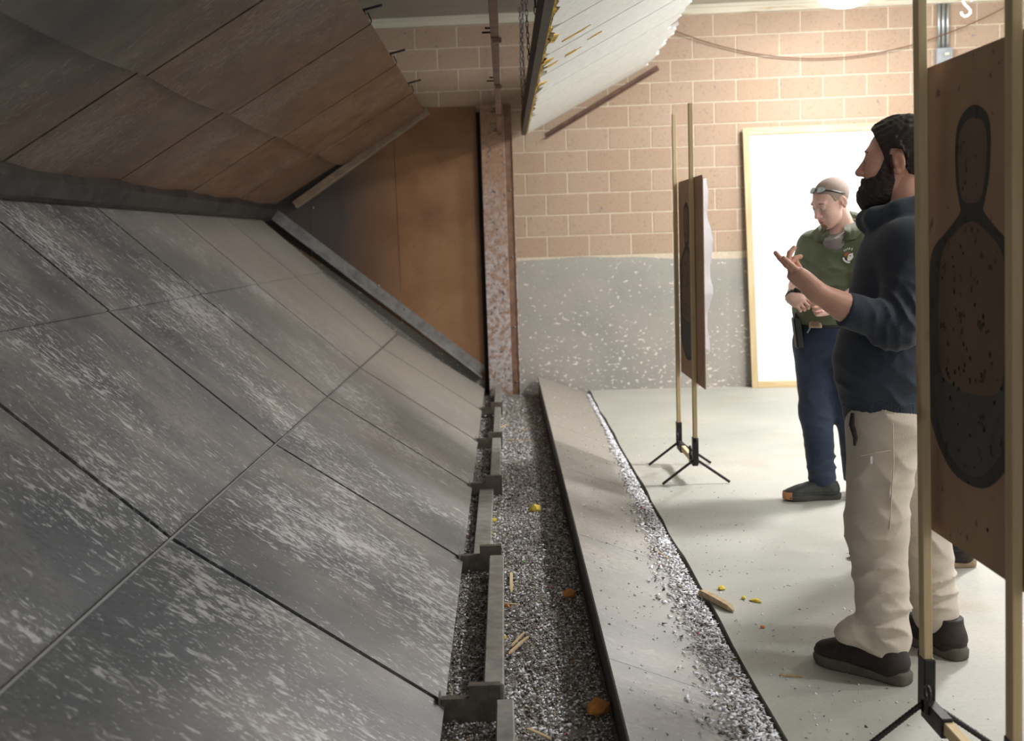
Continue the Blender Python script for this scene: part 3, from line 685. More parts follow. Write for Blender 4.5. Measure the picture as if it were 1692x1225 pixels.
def stick(p, q, w_, h_, label, mat='wood_bit', kink=0):
    b = MB(p); p = np.array(p, float); q = np.array(q, float); m = (p + q) / 2 + np.array([kink, kink, 0])
    V = []; u = q - p; u /= np.linalg.norm(u); a = np.cross((0, 0, 1), u); a /= np.linalg.norm(a)
    for c, s in ((p, .55), (p * .8 + m * .2, 1), (m, 1.05), (m * .2 + q * .8, .9), (q, .3)):
        V += [c + a * w_ * s * .5, c + a * w_ * s * .5 + np.array([0, 0, h_ * s]), c - a * w_ * s * .5 + np.array([0, 0, h_ * s]), c - a * w_ * s * .5]
    F = [(0, 1, 2, 3), (16, 19, 18, 17)] + [(i*4+k, (i+1)*4+k, (i+1)*4+(k+1) % 4, i*4+(k+1) % 4) for i in range(4) for k in range(4)]
    b.add(V, F); return tag(b.build('wood_splinter', mat), label, 'splinter')
stick((.742, 4.50, .004), (.832, 4.26, .004), .024, .022, 'thick broken wood stick lying across the gutter edge onto the floor')
stick((-.014, 4.85, .012), (-.016, 4.57, .012), .013, .006, 'pale flat wood splinter standing lengthwise in the middle of the trough', 'pine_y')
stick((-.03, 3.86, .014), (.045, 4.03, .016), .011, .006, 'split pale splinter in the near trough, left of a forked pair', 'pine_y'); stick((-.02, 3.93, .016), (.03, 4.06, .02), .007, .006, 'split pale splinter in the near trough, right of a forked pair', 'pine_y')
stick((.855, 3.62, 0), (.93, 3.60, 0), .013, .005, 'reddish brown bark chip on the floor by the gutter')
stick((.02, 3.25, .012), (.09, 3.17, .012), .010, .005, 'pale splinter at the bottom edge of view in the trough', 'pine_h'); stick((-.07, 4.44, .012), (.02, 4.40, .012), .007, .004, 'thin sliver pointing away from the long curb rail', 'pine_h')
stick((-.02, 8.2, .006), (.18, 8.1, .006), .012, .005, 'long pale sliver across the far end of the trough', 'pine_h'); stick((.06, 8.6, .006), (.14, 8.6, .006), .010, .004, 'short pale sliver just beyond the long one in the far trough', 'pine_h')
stick((-.08, 8.75, .006), (-.01, 8.9, .006), .014, .005, 'short wide sliver in the far trough beside the curb', 'pine_h'); stick((.62, 5.15, .026), (.70, 4.95, .006), .008, .005, 'thin brown twig in the gutter paper')

# ================================================================== TARGET STANDS
def print_poly(pts, x, name, mat, parent, o, th=.0006):
    b = MB(o); b.prism([(x, y, z) for y, z in pts], (th, 0, 0)); ob = b.build(name, mat, parent); ob.location = (0, 0, 0); return ob
def smooth_poly(ctrl, n=6):
    out = []; m = len(ctrl)
    for i in range(m):
        p0, p1, p2, p3 = [np.array(ctrl[(i + k) % m], float) for k in (-1, 0, 1, 2)]
        for k in range(n):
            t = k / n; out.append(tuple(.5 * ((2*p1) + (-p0+p2)*t + (2*p0-5*p1+4*p2-p3)*t*t + (-p0+3*p1-3*p2+p3)*t**3)))
    return out
def target(P, Q, cy0, cy1, zt, zb, label, corner, zshift=0, warp=0, lean=(0, 0)):
    """P near post (x,y), Q far post; card hangs on the +x side"""
    o = ((P[0] + Q[0]) / 2, (P[1] + Q[1]) / 2, 0)
    t = empty('target_stand', label, 'target', o, 'target stands')
    def fin(b, name, mat, sm=False): ob = b.build(name, mat, t, sm); ob.location = (0, 0, 0); return ob
    for (x, y) in (P, Q):
        b = MB(o); b.bar((x, y, .12), (x + lean[0], y + lean[1], 2.17), .040, .023, up=(1, 0, 0), bev=.0015); fin(b, 'post', 'pine')
        b = MB(o); b.box((x - .016, y - .026, .12), (x + .016, y + .026, .275), .003); s = 1 if y < Q[1] - .01 else -1
        b.box((x - .016, min(y, y + s * .15), .105), (x + .016, max(y, y + s * .15), .16), .003); fin(b, 'socket', 'dark_metal')
        b = MB(o); cpt = np.array((x - .02, y + s * .06, .195)); b.tube([cpt + (0, .018 * math.cos(a), .018 * math.sin(a)) for a in [2*math.pi*k/12 for k in range(12)]], .006, 6, closed=True); b.tube([cpt + (0, 0, -.018), cpt + (0, 0, -.06)], .006, 6); fin(b, 'eye_bolt', 'dark_metal')
        b = MB(o); cpt = np.array((x, y - s * .045, .262)); b.tube([cpt + (0, .014 * math.cos(a), .014 * math.sin(a)) for a in [2*math.pi*k/12 for k in range(12)]], .005, 6, closed=True); fin(b, 'eye_bolt', 'dark_metal')
        for d in (-1, 1):
            b = MB(o); n = 40; a = np.array((x + d * .012, y, .14)); c = np.array((x + d * .195, y - .015, .009))
            b.tube([a + (c - a) * k / n for k in range(n + 1)], [.0075 + .0012 * (k % 2) for k in range(n + 1)], 8); fin(b, 'leg', 'dark_metal')
    b = MB(o); b.box((min(P[0], Q[0]) - .009, P[1] + .12, .115), (max(P[0], Q[0]) + .009, Q[1] - .12, .15), .002); fin(b, 'crossbar', 'pine_y')
    x0 = max(P[0], Q[0]) + .0135 + max(0, lean[0])
    mid = (P[1] + Q[1]) / 2 + corner; H = zt - zb
    r = .015; poly = [(cy0, zb), (cy1, zb + .0), (cy1, zt - r), (cy1 - r, zt), (cy0 + r, zt), (cy0, zt - r)]
    b = MB(o); b.prism([(x0, y, z) for y, z in poly], (.005, 0, 0)); fin(b, 'cardboard', 'cardboard')
    dz = zt - 1.866
    B = lambda c: [(mid + y, z + dz) for y, z in c]
    body = smooth_poly(B([(.0, 1.735), (-.075, 1.712), (-.105, 1.66), (-.100, 1.56), (-.075, 1.50), (-.075, 1.475), (-.16, 1.43), (-.25, 1.385), (-.275, 1.30), (-.275, 1.02), (-.245, .91), (-.13, .822), (0, .80), (.13, .822), (.245, .91), (.275, 1.02), (.275, 1.30), (.25, 1.385), (.16, 1.43), (.075, 1.475), (.075, 1.50), (.10, 1.56), (.105, 1.66), (.075, 1.712)]), 4)
    print_poly(body, x0 - .0008, 'silhouette_print', 'print_dark', t, o)
    low = smooth_poly(B([(-.20, 1.06), (-.225, 1.0), (-.19, .915), (-.10, .845), (0, .825), (.10, .845), (.19, .915), (.225, 1.0), (.20, 1.06), (0, 1.05)]), 4)
    print_poly(low, x0 - .0014, 'hip_print', 'print_grey', t, o)
    print_poly(smooth_poly(B([(0, 1.705), (-.06, 1.69), (-.085, 1.65), (-.08, 1.57), (-.055, 1.51), (0, 1.50), (.055, 1.51), (.08, 1.57), (.085, 1.65), (.06, 1.69)]), 4), x0 - .0014, 'head_print', 'print_mid', t, o)
    print_poly(smooth_poly(B([(0, 1.455), (-.08, 1.435), (-.18, 1.38), (-.205, 1.28), (-.20, 1.12), (-.16, 1.05), (0, 1.03), (.16, 1.05), (.20, 1.12), (.205, 1.28), (.18, 1.38), (.08, 1.435)]), 4), x0 - .0016, 'chest_print', 'print_mid', t, o)
    hb = MB(o)
    for k in range(46):
        y = mid + random.gauss(0, .10); z = random.gauss(1.15, .17) + dz; rr = random.uniform(.004, .007)
        hb.add([(x0 - .0020, y + rr * math.cos(a) * random.uniform(.8, 1.4), z + rr * math.sin(a) * random.uniform(.8, 1.4)) for a in [2*math.pi*q/7 for q in range(7)]], [tuple(range(7))])
    ob = fin(hb, 'bullet_holes', 'black_gap'); ob['kind'] = 'stuff'
    return t, o, x0
tN = target((1.132, 2.51), (1.122, 3.035), 2.02, 3.145, 1.866, .620, 'nearest target stand with a dark human silhouette on brown cardboard, right edge of view', .055, lean=(-.036, 0))
tF = target((1.068, 6.55), (1.060, 7.12), 6.27, 7.13, 1.76, .59, 'far thin-looking target stand with white paper on its far side, between ramp and leaning board', 0)
t, o_, x0 = tF
b = MB(o_); V = []; n = 16
for i in range(n + 1):
    z = 1.74 - .92 * i / n; dx = .012 + .025 * math.sin(math.pi * i / n) ** 2 + .010 * math.sin(i * 1.3)
    V += [(x0 + .006 + dx * .3, 6.95, z), (x0 + .008 + dx, 6.262 + .01 * math.sin(i), z - .02 * math.sin(i * .9)), (x0 + .0088 + dx, 6.262 + .01 * math.sin(i), z - .02 * math.sin(i * .9)), (x0 + .0068 + dx * .3, 6.95, z)]
b.add(V, [(i*4+k, i*4+(k+1) % 4, (i+1)*4+(k+1) % 4, (i+1)*4+k) for i in range(n) for k in range(4)]); ob = b.build('paper_sheet', 'thin_paper', t); ob.location = (0, 0, 0)

# ================================================================== PEOPLE: signed-distance bodies meshed with surface nets
def nets(Fd, org, h):
    s = Fd < 0
    c = [s[i:s.shape[0]-1+i, j:s.shape[1]-1+j, k:s.shape[2]-1+k] for i in (0, 1) for j in (0, 1) for k in (0, 1)]
    cnt = sum(x.astype(np.int8) for x in c); act = (cnt > 0) & (cnt < 8); idx = np.argwhere(act); I = -np.ones(act.shape, np.int64); I[act] = np.arange(len(idx))
    acc = np.zeros((len(idx), 3)); num = np.zeros(len(idx)); i, j, k = idx.T
    for ax in range(3):
        for a in (0, 1):
            for b in (0, 1):
                o0 = [0, 0, 0]; e = [q for q in range(3) if q != ax]; o0[e[0]] = a; o0[e[1]] = b; o1 = list(o0); o1[ax] = 1
                f0 = Fd[i+o0[0], j+o0[1], k+o0[2]]; f1 = Fd[i+o1[0], j+o1[1], k+o1[2]]; m = (f0 < 0) != (f1 < 0)
                t = np.where(m, f0 / np.where(m, f0 - f1, 1), 0); p = np.array(o0, float)[None].repeat(len(idx), 0); p[:, ax] += t
                acc += p * m[:, None]; num += m
    V = (idx + acc / num[:, None]) * h + np.array(org)
    Q = []
    for ax in range(3):
        e = [q for q in range(3) if q != ax]; sl0 = [slice(1, -1)] * 3; sl0[ax] = slice(0, -1); sl1 = [slice(1, -1)] * 3; sl1[ax] = slice(1, None)
        a0 = s[tuple(sl0)]; a1 = s[tuple(sl1)]; pt = np.argwhere(a0 != a1)
        if not len(pt): continue
        fl = a0[tuple(pt.T)]; g = pt.copy(); g[:, e[0]] += 1; g[:, e[1]] += 1
        def at(d0, d1):
            q = g.copy(); q[:, e[0]] -= d0; q[:, e[1]] -= d1; return I[tuple(q.T)]
        q = np.stack([at(1, 1), at(0, 1), at(0, 0), at(1, 0)], 1)
        if ax == 1: fl = ~fl
        q[~fl] = q[~fl][:, ::-1]; Q.append(q)
    return V, np.concatenate(Q)
def mesh_np(name, V, Q, mat, parent=None, loc=(0, 0, 0)):
    me = bpy.data.meshes.new(name); V = V - np.array(loc); n = len(Q)
    me.vertices.add(len(V)); me.vertices.foreach_set('co', V.reshape(-1)); me.loops.add(4*n); me.loops.foreach_set('vertex_index', Q.reshape(-1))
    me.polygons.add(n); me.polygons.foreach_set('loop_start', np.arange(n) * 4); me.polygons.foreach_set('loop_total', np.full(n, 4)); me.update(calc_edges=True)
    me.polygons.foreach_set('use_smooth', np.ones(n, bool)); me.materials.append(M[mat]); o = bpy.data.objects.new(name, me); COL.objects.link(o)
    if parent: o.parent = parent
    return o
class SDF:
    def __init__(s, lo, hi, h):
        s.lo = np.array(lo, float); s.h = h; n = [int((b - a) / h) + 2 for a, b in zip(lo, hi)]
        g = np.meshgrid(*[lo[i] + h * np.arange(n[i]) for i in range(3)], indexing='ij'); s.P = np.stack(g, -1).astype(np.float32); s.F = np.full(s.P.shape[:3], 9.0, np.float32)
    def un(s, d, k):
        if k <= 0: s.F = np.minimum(s.F, d); return s
        hh = np.maximum(k - np.abs(s.F - d), 0) / k; s.F = np.minimum(s.F, d) - hh * hh * k * .25; return s
    def sub(s, d, k=.005):
        hh = np.maximum(k - np.abs(s.F + d), 0) / k; s.F = np.maximum(s.F, -d) + hh * hh * k * .25; return s
    def cut(s, p, n):      # keep the side the normal points away from
        n = np.array(n, float); n /= np.linalg.norm(n); s.F = np.maximum(s.F, (s.P - np.array(p, np.float32)) @ n.astype(np.float32)); return s
    def cone(s, a, b, ra, rb, w=None, q=1.0, ret=False, k=.03):
        a = np.array(a, np.float32); b = np.array(b, np.float32); P = s.P - a; u = b - a
        if w is not None:
            w = np.array(w, np.float32); w /= np.linalg.norm(w); P = P + (1 / q - 1) * (P @ w)[..., None] * w; u = u + (1 / q - 1) * (u @ w) * w
        t = np.clip((P @ u) / (u @ u), 0, 1); d = np.linalg.norm(P - t[..., None] * u, axis=-1) - (ra + (rb - ra) * t)
        return d if ret else s.un(d, k)
    def ell(s, c, r, A=None, ret=False, k=.02):
        P = s.P - np.array(c, np.float32)
        if A is not None: P = P @ np.array(A, np.float32).T
        r = np.array(r, np.float32); k0 = np.linalg.norm(P / r, axis=-1); k1 = np.linalg.norm(P / (r * r), axis=-1) + 1e-6; d = k0 * (k0 - 1) / k1
        return d if ret else s.un(d, k)
    def box(s, c, r, A=None, rd=.005, ret=False, k=.01):
        P = s.P - np.array(c, np.float32)
        if A is not None: P = P @ np.array(A, np.float32).T
        q = np.abs(P) - (np.array(r, np.float32) - rd); d = np.linalg.norm(np.maximum(q, 0), axis=-1) + np.minimum(q.max(-1), 0) - rd
        return d if ret else s.un(d, k)
    def fold(s, c, R, d, lam, amp, seed=0, sharp=False):
        P = s.P; c = np.array(c, np.float32); d = np.array(d, np.float32); d /= np.linalg.norm(d); L = P - c
        e = np.cross(d, (0.3, 1, 0.1)); e /= np.linalg.norm(e); g = L @ e.astype(np.float32); q = L @ d
        wob = np.sin(g * 14 + seed * 1.7) + .6 * np.sin(g * 31 + q * 12 + seed * 2.3) + .4 * np.sin(P[..., 2] * 23 + P[..., 0] * 11 + seed * 3)
        ph = q / lam * 3.1416 + wob * 1.1; f = 1 - np.abs(np.sin(ph)) ** .6 * 1.6
        am = .55 + .45 * np.sin(g * 19 + q * 23 + seed)
        s.F = s.F - 1.7 * amp * am * f * np.exp(-np.sum(L * L, -1) / (R * R)); return s
    def mesh(s, **k): return nets(s.F.astype(np.float64), s.lo, s.h)
def frame(fwd, up):
    f = np.array(fwd, float); f /= np.linalg.norm(f); u = np.array(up, float); u = u - (u @ f) * f; u /= np.linalg.norm(u); return np.array([f, np.cross(u, f), u])   # rows: fwd, left, up

def head_sdf(h=.0026, neck=None, beardy=False, fat=1.0):
    s = SDF((-.13, -.105, -.19), (.145, .105, .13), h)
    s.ell((-.016, 0, .032), (.098, .076, .083)); s.ell((.026, 0, -.015), (.066, .062 * fat, .092), k=.03); s.ell((.032, 0, -.072), (.052, .052 * fat, .042), k=.03)
    s.ell((.070, 0, -.102), (.022, .024, .018), k=.03)
    for y in (-1, 1):
        s.ell((.058, y * .037, -.028), (.026, .022, .024), k=.03); s.ell((.078, y * .028, .026), (.014, .024, .009), k=.018); s.sub(s.ell((.101, y * .031, .001), (.018, .018, .014), ret=True), .014)
        s.ell((.079, y * .031, .000), (.0125, .015, .0125), k=.004); s.ell((.0805, y * .031, .0085), (.0125, .0165, .005), k=.004)
        s.ell((.060, y * .026, -.075), (.022, .018, .020), k=.03)
    s.cone((.084, 0, .018), (.112, 0, -.030), .0075, .0115, k=.014); s.ell((.112, 0, -.034), (.0125, .0105, .0095), k=.008)
    for y in (-1, 1): s.ell((.101, y * .0125, -.038), (.011, .007, .0075), k=.006); s.sub(s.ell((.104, y * .0075, -.0465), (.006, .0035, .004), ret=True), .003)
    s.ell((.085, 0, -.062), (.016, .024, .014), k=.014); s.ell((.0965, 0, -.0605), (.0075, .022, .0055), k=.005); s.ell((.0945, 0, -.0735), (.008, .019, .006), k=.005)
    s.sub(s.ell((.104, 0, -.067), (.012, .024, .0014), ret=True), .003)
    for y in (-1, 1):
        A = frame((.85, -y * .35, -.15), (.18, 0, 1)); c = np.array((-.012, y * .079, -.008))
        s.ell(c, (.020, .0065, .033), A, k=.006); s.sub(s.ell(c + (.004, y * .007, .003), (.011, .0055, .019), A, ret=True), .004)
        s.ell(c + (.004, y * .003, -.026), (.010, .0055, .010), A, k=.004)
        s.ell(c + (.010, y * .002, -.002), (.005, .005, .007), A, k=.003)
    return s
def to_world(V, A, c, sc=1.0): return (V * sc) @ A + np.array(c)

def hand_mesh(wrist, X, Yt, curl, spread=(-.22, -.07, .07, .2), thumb=(.9, .45, .35), sc=1.0, fore=None, fr=(.030, .043), h=.0021, side=1):
    """X fingers direction, Yt towards the thumb side; palm faces -Z of that frame"""
    A = frame(X, np.cross(np.array(X, float), np.array(Yt, float)))   # rows x, y, z with y = thumb side
    W_ = np.array(wrist, float)
    loc_f = (A @ (np.array(fore, float) - W_)) / sc if fore is not None else None
    lo = np.array((-.03, -.065, -.10)); hi = np.array((.20, .095, .065))
    if loc_f is not None: lo = np.minimum(lo, loc_f - .055); hi = np.maximum(hi, loc_f + .055)
    s = SDF(lo, hi, h); ys = [.030, .010, -.011, -.030]; L = [(.040, .025, .021), (.045, .028, .022), (.041, .027, .021), (.032, .020, .018)]; R = [.0092, .0095, .0090, .0080]
    s.cone((-.012, 0, 0), (.02, 0, 0), .0235, .0235, w=(0, 1, 0), q=1.28, k=.02)
    for i, y in enumerate(ys): s.cone((.012, y * .55, 0), (.088 - .004 * abs(i - 1.3), y, .003 - .003 * abs(i - 1.5)), .0155, .0118, k=.013)
    s.ell((.038, .020, -.012), (.034, .017, .014), k=.02); s.ell((.045, -.022, -.009), (.036, .013, .012), k=.02); s.ell((.05, 0, 0), (.042, .034, .013), k=.02)
    for i, y in enumerate(ys):
        p = np.array((.088 - .004 * abs(i - 1.3), y, .003 - .003 * abs(i - 1.5))); a = 0; yaw = spread[3 - i]
        cur = curl[i]
        for j in range(3):
            a += cur[j]; d = np.array((math.cos(a) * math.cos(yaw), math.cos(a) * math.sin(yaw), -math.sin(a))); q = p + d * L[i][j]
            s.cone(p, q, R[i] * (1.04 - .07 * j), R[i] * (.97 - .08 * j), k=.0035); p = q
    p = np.array((.018, .024, -.008)); d = np.array((thumb[0], thumb[1], -thumb[2])); d /= np.linalg.norm(d); q = p + d * .043; s.cone(p, q, .0145, .0120, k=.014)
    d2 = d + np.array((.30, -.22, -.1)); d2 /= np.linalg.norm(d2); r = q + d2 * .032; s.cone(q, r, .0112, .0100, k=.004); d3 = d2 + np.array((.2, -.15, -.05)); d3 /= np.linalg.norm(d3); s.cone(r, r + d3 * .025, .0100, .0082, k=.004)
    if loc_f is not None: s.cone((-.005, 0, 0), loc_f, fr[0] * .82, fr[1], w=(0, 1, 0), q=1.12, k=.02)
    V, Q = s.mesh(); return to_world(V, A, W_, sc), Q
def join(parts):
    V = []; Q = []; n = 0
    for v, q in parts: V.append(v); Q.append(q + n); n += len(v)
    return np.concatenate(V), np.concatenate(Q)

def shoe(name, ankle_floor, d, parent, mats, base, sc=1.0, ankle_h=.12):
    """ankle_floor: floor point below the heel back, d: toe direction"""
    A = frame(d, (0, 0, 1)); c = np.array(ankle_floor, float)
    s = SDF((-.03, -.075, -.01), (.34, .075, .17), .0035)
    s.cone((.048, 0, .052), (.225, 0, .040), .041, .042, w=(0, 1, 0), q=1.04, k=.02); s.ell((.245, -.004, .036), (.062, .050, .036), k=.02); s.cone((.05, 0, .06), (.055, 0, ankle_h), .043, .044, k=.03)
    s.cone((.085, 0, .10), (.20, 0, .055), .036, .030, k=.03); s.ell((.035, 0, .05), (.036, .038, .045), k=.02); s.F = np.maximum(s.F, .016 - s.P[..., 2])
    s.cut((0, 0, ankle_h), (0, 0, 1)); s.fold((.17, 0, .07), .05, (1, 0, .3), .022, .0015, 3)
    s.F = s.F + .0016 * (np.abs(s.P[..., 2] - .045) < .003)
    V, Q = s.mesh(); up = mesh_np(name, to_world(V, A, c, sc), Q, mats[0], parent, base)
    foot = [(-.008, 0), (0, .028), (.03, .038), (.09, .036), (.15, .041), (.21, .052), (.255, .050), (.288, .034), (.302, -.002), (.288, -.034), (.25, -.050), (.19, -.045), (.12, -.036), (.06, -.037), (.02, -.035), (-.003, -.022)]
    fp = smooth_poly(foot, 4); b = MB(base); n = len(fp); V = []; F = []
    lev = [(.0, .985), (.006, 1.02), (.024, 1.03), (.033, .97)]
    for z, q in lev:
        for x, y in fp: V.append(to_world(np.array([[.15 + (x - .15) * q, y * q, z + (max(0, x - .24) * .14 if z < .01 else 0) + (.006 if x < .02 and z > .02 else 0)]]), A, c, sc)[0])
    for L_ in range(3): F += [(L_*n+k, L_*n+(k+1) % n, (L_+1)*n+(k+1) % n, (L_+1)*n+k) for k in range(n)]
    F += [tuple(range(n))[::-1], tuple(3*n+k for k in range(n))]; b.add(V, F); b.build('sole', mats[1], up, True)
    if mats[2]:
        b = MB(base)
        V = []
        for k in range(9):
            a = -1.15 + 2.3 * k / 8
            for (z, r) in ((.012, 1.012), (.030, 1.025), (.050, .99), (.052, .96)):
                V.append(to_world(np.array([[.245 + .066 * math.cos(a) * r, .053 * math.sin(a) * r - .002, z]]), A, c, sc)[0])
        b.add(V, [(k*4+i, (k+1)*4+i, (k+1)*4+i+1, k*4+i+1) for k in range(8) for i in range(3)]); b.build('toe_cap', mats[2], up, True)
    for k in range(4):
        b = MB(base); x = .135 + .022 * k; z = .098 - .013 * k + .012
        pts = [to_world(np.array([[x + .006 * (i % 2), -.026 + .013 * i, z - .004 * (i - 2) ** 2 * .6]]), A, c, sc)[0] for i in range(5)]; b.tube(pts, .0024, 5); b.build('lace', 'lace', up)
    b = MB(base); pts = [to_world(np.array([[.13 - .01 * math.cos(t) + .012, .016 * math.sin(t), .112 + .012 * math.sin(t * 1.3)]]), A, c, sc)[0] for t in np.linspace(0, 5, 12)]; b.tube(pts, .0022, 5); b.build('lace', 'lace', up)
    return up
for nm in (): pass

def beard_hair(A, c, sc, base, person, hair=True, beard=True, hm='hair_dark', thick=.014):
    if hair:
        s = head_sdf(.0034); P = s.P; x, y, z = P[..., 0], P[..., 1], P[..., 2]
        line = np.interp(x, [-.13, -.06, -.03, -.02, .012, .022, .05, .075, .12], [-.075, -.060, -.030, .030, .034, -.012, .050, .088, .115])
        nz = .0016 * np.sin(x * 210 + 3 * np.sin(z * 90)) * np.sin(y * 190 + 2 * np.sin(x * 70)) + .0014 * np.sin(z * 330 + x * 150)
        th = thick * (.35 + 1.0 * np.clip((z - .0) / .09, 0, 1)); d = s.F - th - nz * np.clip(z / .08, .25, 1.2)
        ear = s.ell((-.012, .088, -.008), (.026, .022, .036), ret=True); ear2 = s.ell((-.012, -.088, -.008), (.026, .022, .036), ret=True)
        s.F = np.maximum(np.maximum(d, (line - z) * .8 + .002 * np.sin(y * 260 + x * 200)), -np.minimum(ear, ear2)); V, Q = s.mesh()
        mesh_np('hair', to_world(V, A, c, sc), Q, hm, person, base)
    if beard:
        s = head_sdf(.0034); P = s.P; x, y, z = P[..., 0], P[..., 1], P[..., 2]; face = s.F.copy()
        s.ell((.074, 0, -.108), (.036, .040, .040), k=.03); s.ell((.045, 0, -.100), (.050, .052, .036), k=.03)
        line = np.interp(x, [-.02, .010, .028, .040, .055, .08, .098, .12], [-.035, .015, .012, -.022, -.046, -.052, -.049, -.049])
        back = np.interp(z, [-.15, -.10, -.06, -.02, .03], [.022, .010, .000, .006, .008])
        nz = .0016 * np.sin(x * 230 + 3 * np.sin(z * 80)) * np.sin(y * 200 + z * 170)
        d = s.F - np.where((x > .075) & (z > -.085), .0025, .0055) - nz; lips = s.ell((.102, 0, -.068), (.016, .020, .0085), ret=True)
        s.F = np.maximum(np.maximum(np.maximum(d, z - line), back - x), -lips); V, Q = s.mesh(); mesh_np('beard', to_world(V, A, c, sc), Q, 'hair_dark', person, base)
def face_bits(A, c, sc, base, person, brow='brow'):
    for y in (-1, 1):
        b = MB(base); ico = []
        n = 10; V = []; cc = np.array((.0815, y * .031, .0005))
        for j in range(7):
            a = math.pi * j / 6
            for k in range(n): V.append(to_world(np.array([cc + .0118 * np.array((math.cos(a), math.sin(a) * math.cos(2*math.pi*k/n), math.sin(a) * math.sin(2*math.pi*k/n)))]), A, c, sc)[0])
        b.add(V, [(j*n+k, j*n+(k+1) % n, (j+1)*n+(k+1) % n, (j+1)*n+k) for j in range(6) for k in range(n)]); e = b.build('eye', 'eye_white', person, True)
        b = MB(base); V = [to_world(np.array([cc + (.0122, .0052 * math.cos(2*math.pi*k/n), .0052 * math.sin(2*math.pi*k/n) - .001)]), A, c, sc)[0] for k in range(n)] + [to_world(np.array([cc + (.009, .0056 * math.cos(2*math.pi*k/n), .0056 * math.sin(2*math.pi*k/n) - .001)]), A, c, sc)[0] for k in range(n)]
        b.add(V, [tuple(range(n))] + [(k, n+k, n+(k+1) % n, (k+1) % n) for k in range(n)]); b.build('iris', 'eye_dark', e)
        b = MB(base); pts = [to_world(np.array([(.0915 - .0016 * (i - 1.5) ** 2, y * (.012 + .010 * i), .0235 + .004 * math.sin(i * .8))]), A, c, sc)[0] for i in range(5)]; b.tube(pts, [.003, .0042, .004, .0034, .0018], 6); b.build('eyebrow', brow, person)
    for zz, rr in ((-.0605, .0042), (-.0735, .0048)):
        b = MB(base)
        pts = [to_world(np.array([(.1015 - .9 * ((i - 3) * .006) ** 2 * 30, (i - 3) * .006, zz + (.001 if i == 3 else .0))]), A, c, sc)[0] for i in range(7)]; b.tube(pts, [rr * .4, rr * .8, rr, rr, rr, rr * .8, rr * .4], 6); b.build('lip', 'lips', person, True)

# ---------------------------------------------------------------- man in the navy hoodie
def v3(*a): return np.array(a, float)
base1 = (1.25, 3.72, 0)
p1 = empty('person', 'bearded man in navy hoodie and khaki trousers, gesturing with an open palm', 'person', base1)
F1 = v3(-.88, .47, 0); F1 /= np.linalg.norm(F1); L1 = np.cross((0, 0, 1), F1)
HA = frame((-.885, .463, .03), (0, 0, 1)); HC = v3(1.288, 3.765, 1.660); HS = 1.10
s = head_sdf(fat=1.05); hv, hq = s.mesh(); head = (to_world(hv, HA, HC, HS), hq)
s = SDF((.95, 3.45, .70), (1.65, 4.15, 1.66), .011)        # neck and trunk under the clothes
s.cone(HC + v3(.02, 0, -.06), v3(1.31, 3.755, 1.44), .062, .072); s.cone(v3(1.30, 3.74, 1.36), v3(1.26, 3.72, .85), .115, .12, w=L1, q=1.3, k=.05); s.cone(v3(1.235, 3.60, 1.41), v3(1.37, 3.89, 1.41), .05, .05, k=.05)
trunk = s.mesh()
LW = v3(.935, 3.462, 1.262); hd = hand_mesh(LW, (-.75, .02, .65), (-.22, .93, -.25), [(.85, .8, .5), (.62, .6, .4), (.02, .10, .06), (-.10, .05, .05)], spread=(-.14, -.03, .03, .07), thumb=(.9, .35, .6), sc=.98, fore=(1.035, 3.474, 1.205), fr=(.036, .047))
RW = v3(1.375, 4.015, .90); hr = hand_mesh(RW, (-.05, .02, -1), (-.95, .30, 0), [(.35, .5, .3), (.4, .5, .3), (.4, .55, .3), (.45, .5, .3)], fore=(1.41, 4.01, 1.02), fr=(.033, .042), h=.003)
V, Q = join([head, trunk, hd, hr]); mesh_np('body', V, Q, 'skin', p1, base1)
beard_hair(HA, HC, HS, base1, p1, thick=.016); face_bits(HA, HC, HS, base1, p1, 'hair_dark')
# hoodie
s = SDF((.85, 3.28, .80), (1.72, 4.22, 1.64), .0062)
s.cone(v3(1.300, 3.745, 1.33), v3(1.232, 3.722, 1.00), .152, .158, w=L1, q=1.22, k=.05); s.cone(v3(1.232, 3.722, 1.02), v3(1.236, 3.722, .86), .157, .140, w=L1, q=1.2, k=.04)
s.cone(v3(1.262, 3.60, 1.385), v3(1.375, 3.90, 1.385), .088, .088, k=.07); s.cone(v3(1.325, 3.76, 1.34), v3(1.32, 3.76, 1.44), .12, .075, w=L1, q=1.3, k=.05)
SH, EL, CF = v3(1.262, 3.575, 1.375), v3(1.196, 3.492, 1.150), v3(1.022, 3.472, 1.205)
s.cone(SH, EL, .078, .062, k=.045); s.cone(EL, CF, .064, .054, k=.03); s.ell(EL + v3(-.02, 0, -.03), (.075, .055, .05), k=.03)
ux = (CF - EL) / np.linalg.norm(CF - EL); 
dcf = (s.P - CF.astype(np.float32)) @ ux.astype(np.float32)
s.F = np.where((dcf > 0) & (s.P[..., 0] < 1.06) & (s.P[..., 2] > 1.12) & (s.P[..., 2] < 1.32) & (s.P[..., 1] < 3.60), np.maximum(s.F, dcf), s.F)
RS, RE = v3(1.385, 3.915, 1.375), v3(1.43, 4.01, 1.13); s.cone(RS, RE, .078, .062, k=.045); s.cone(RE, v3(1.405, 4.01, .97), .058, .046, k=.03)
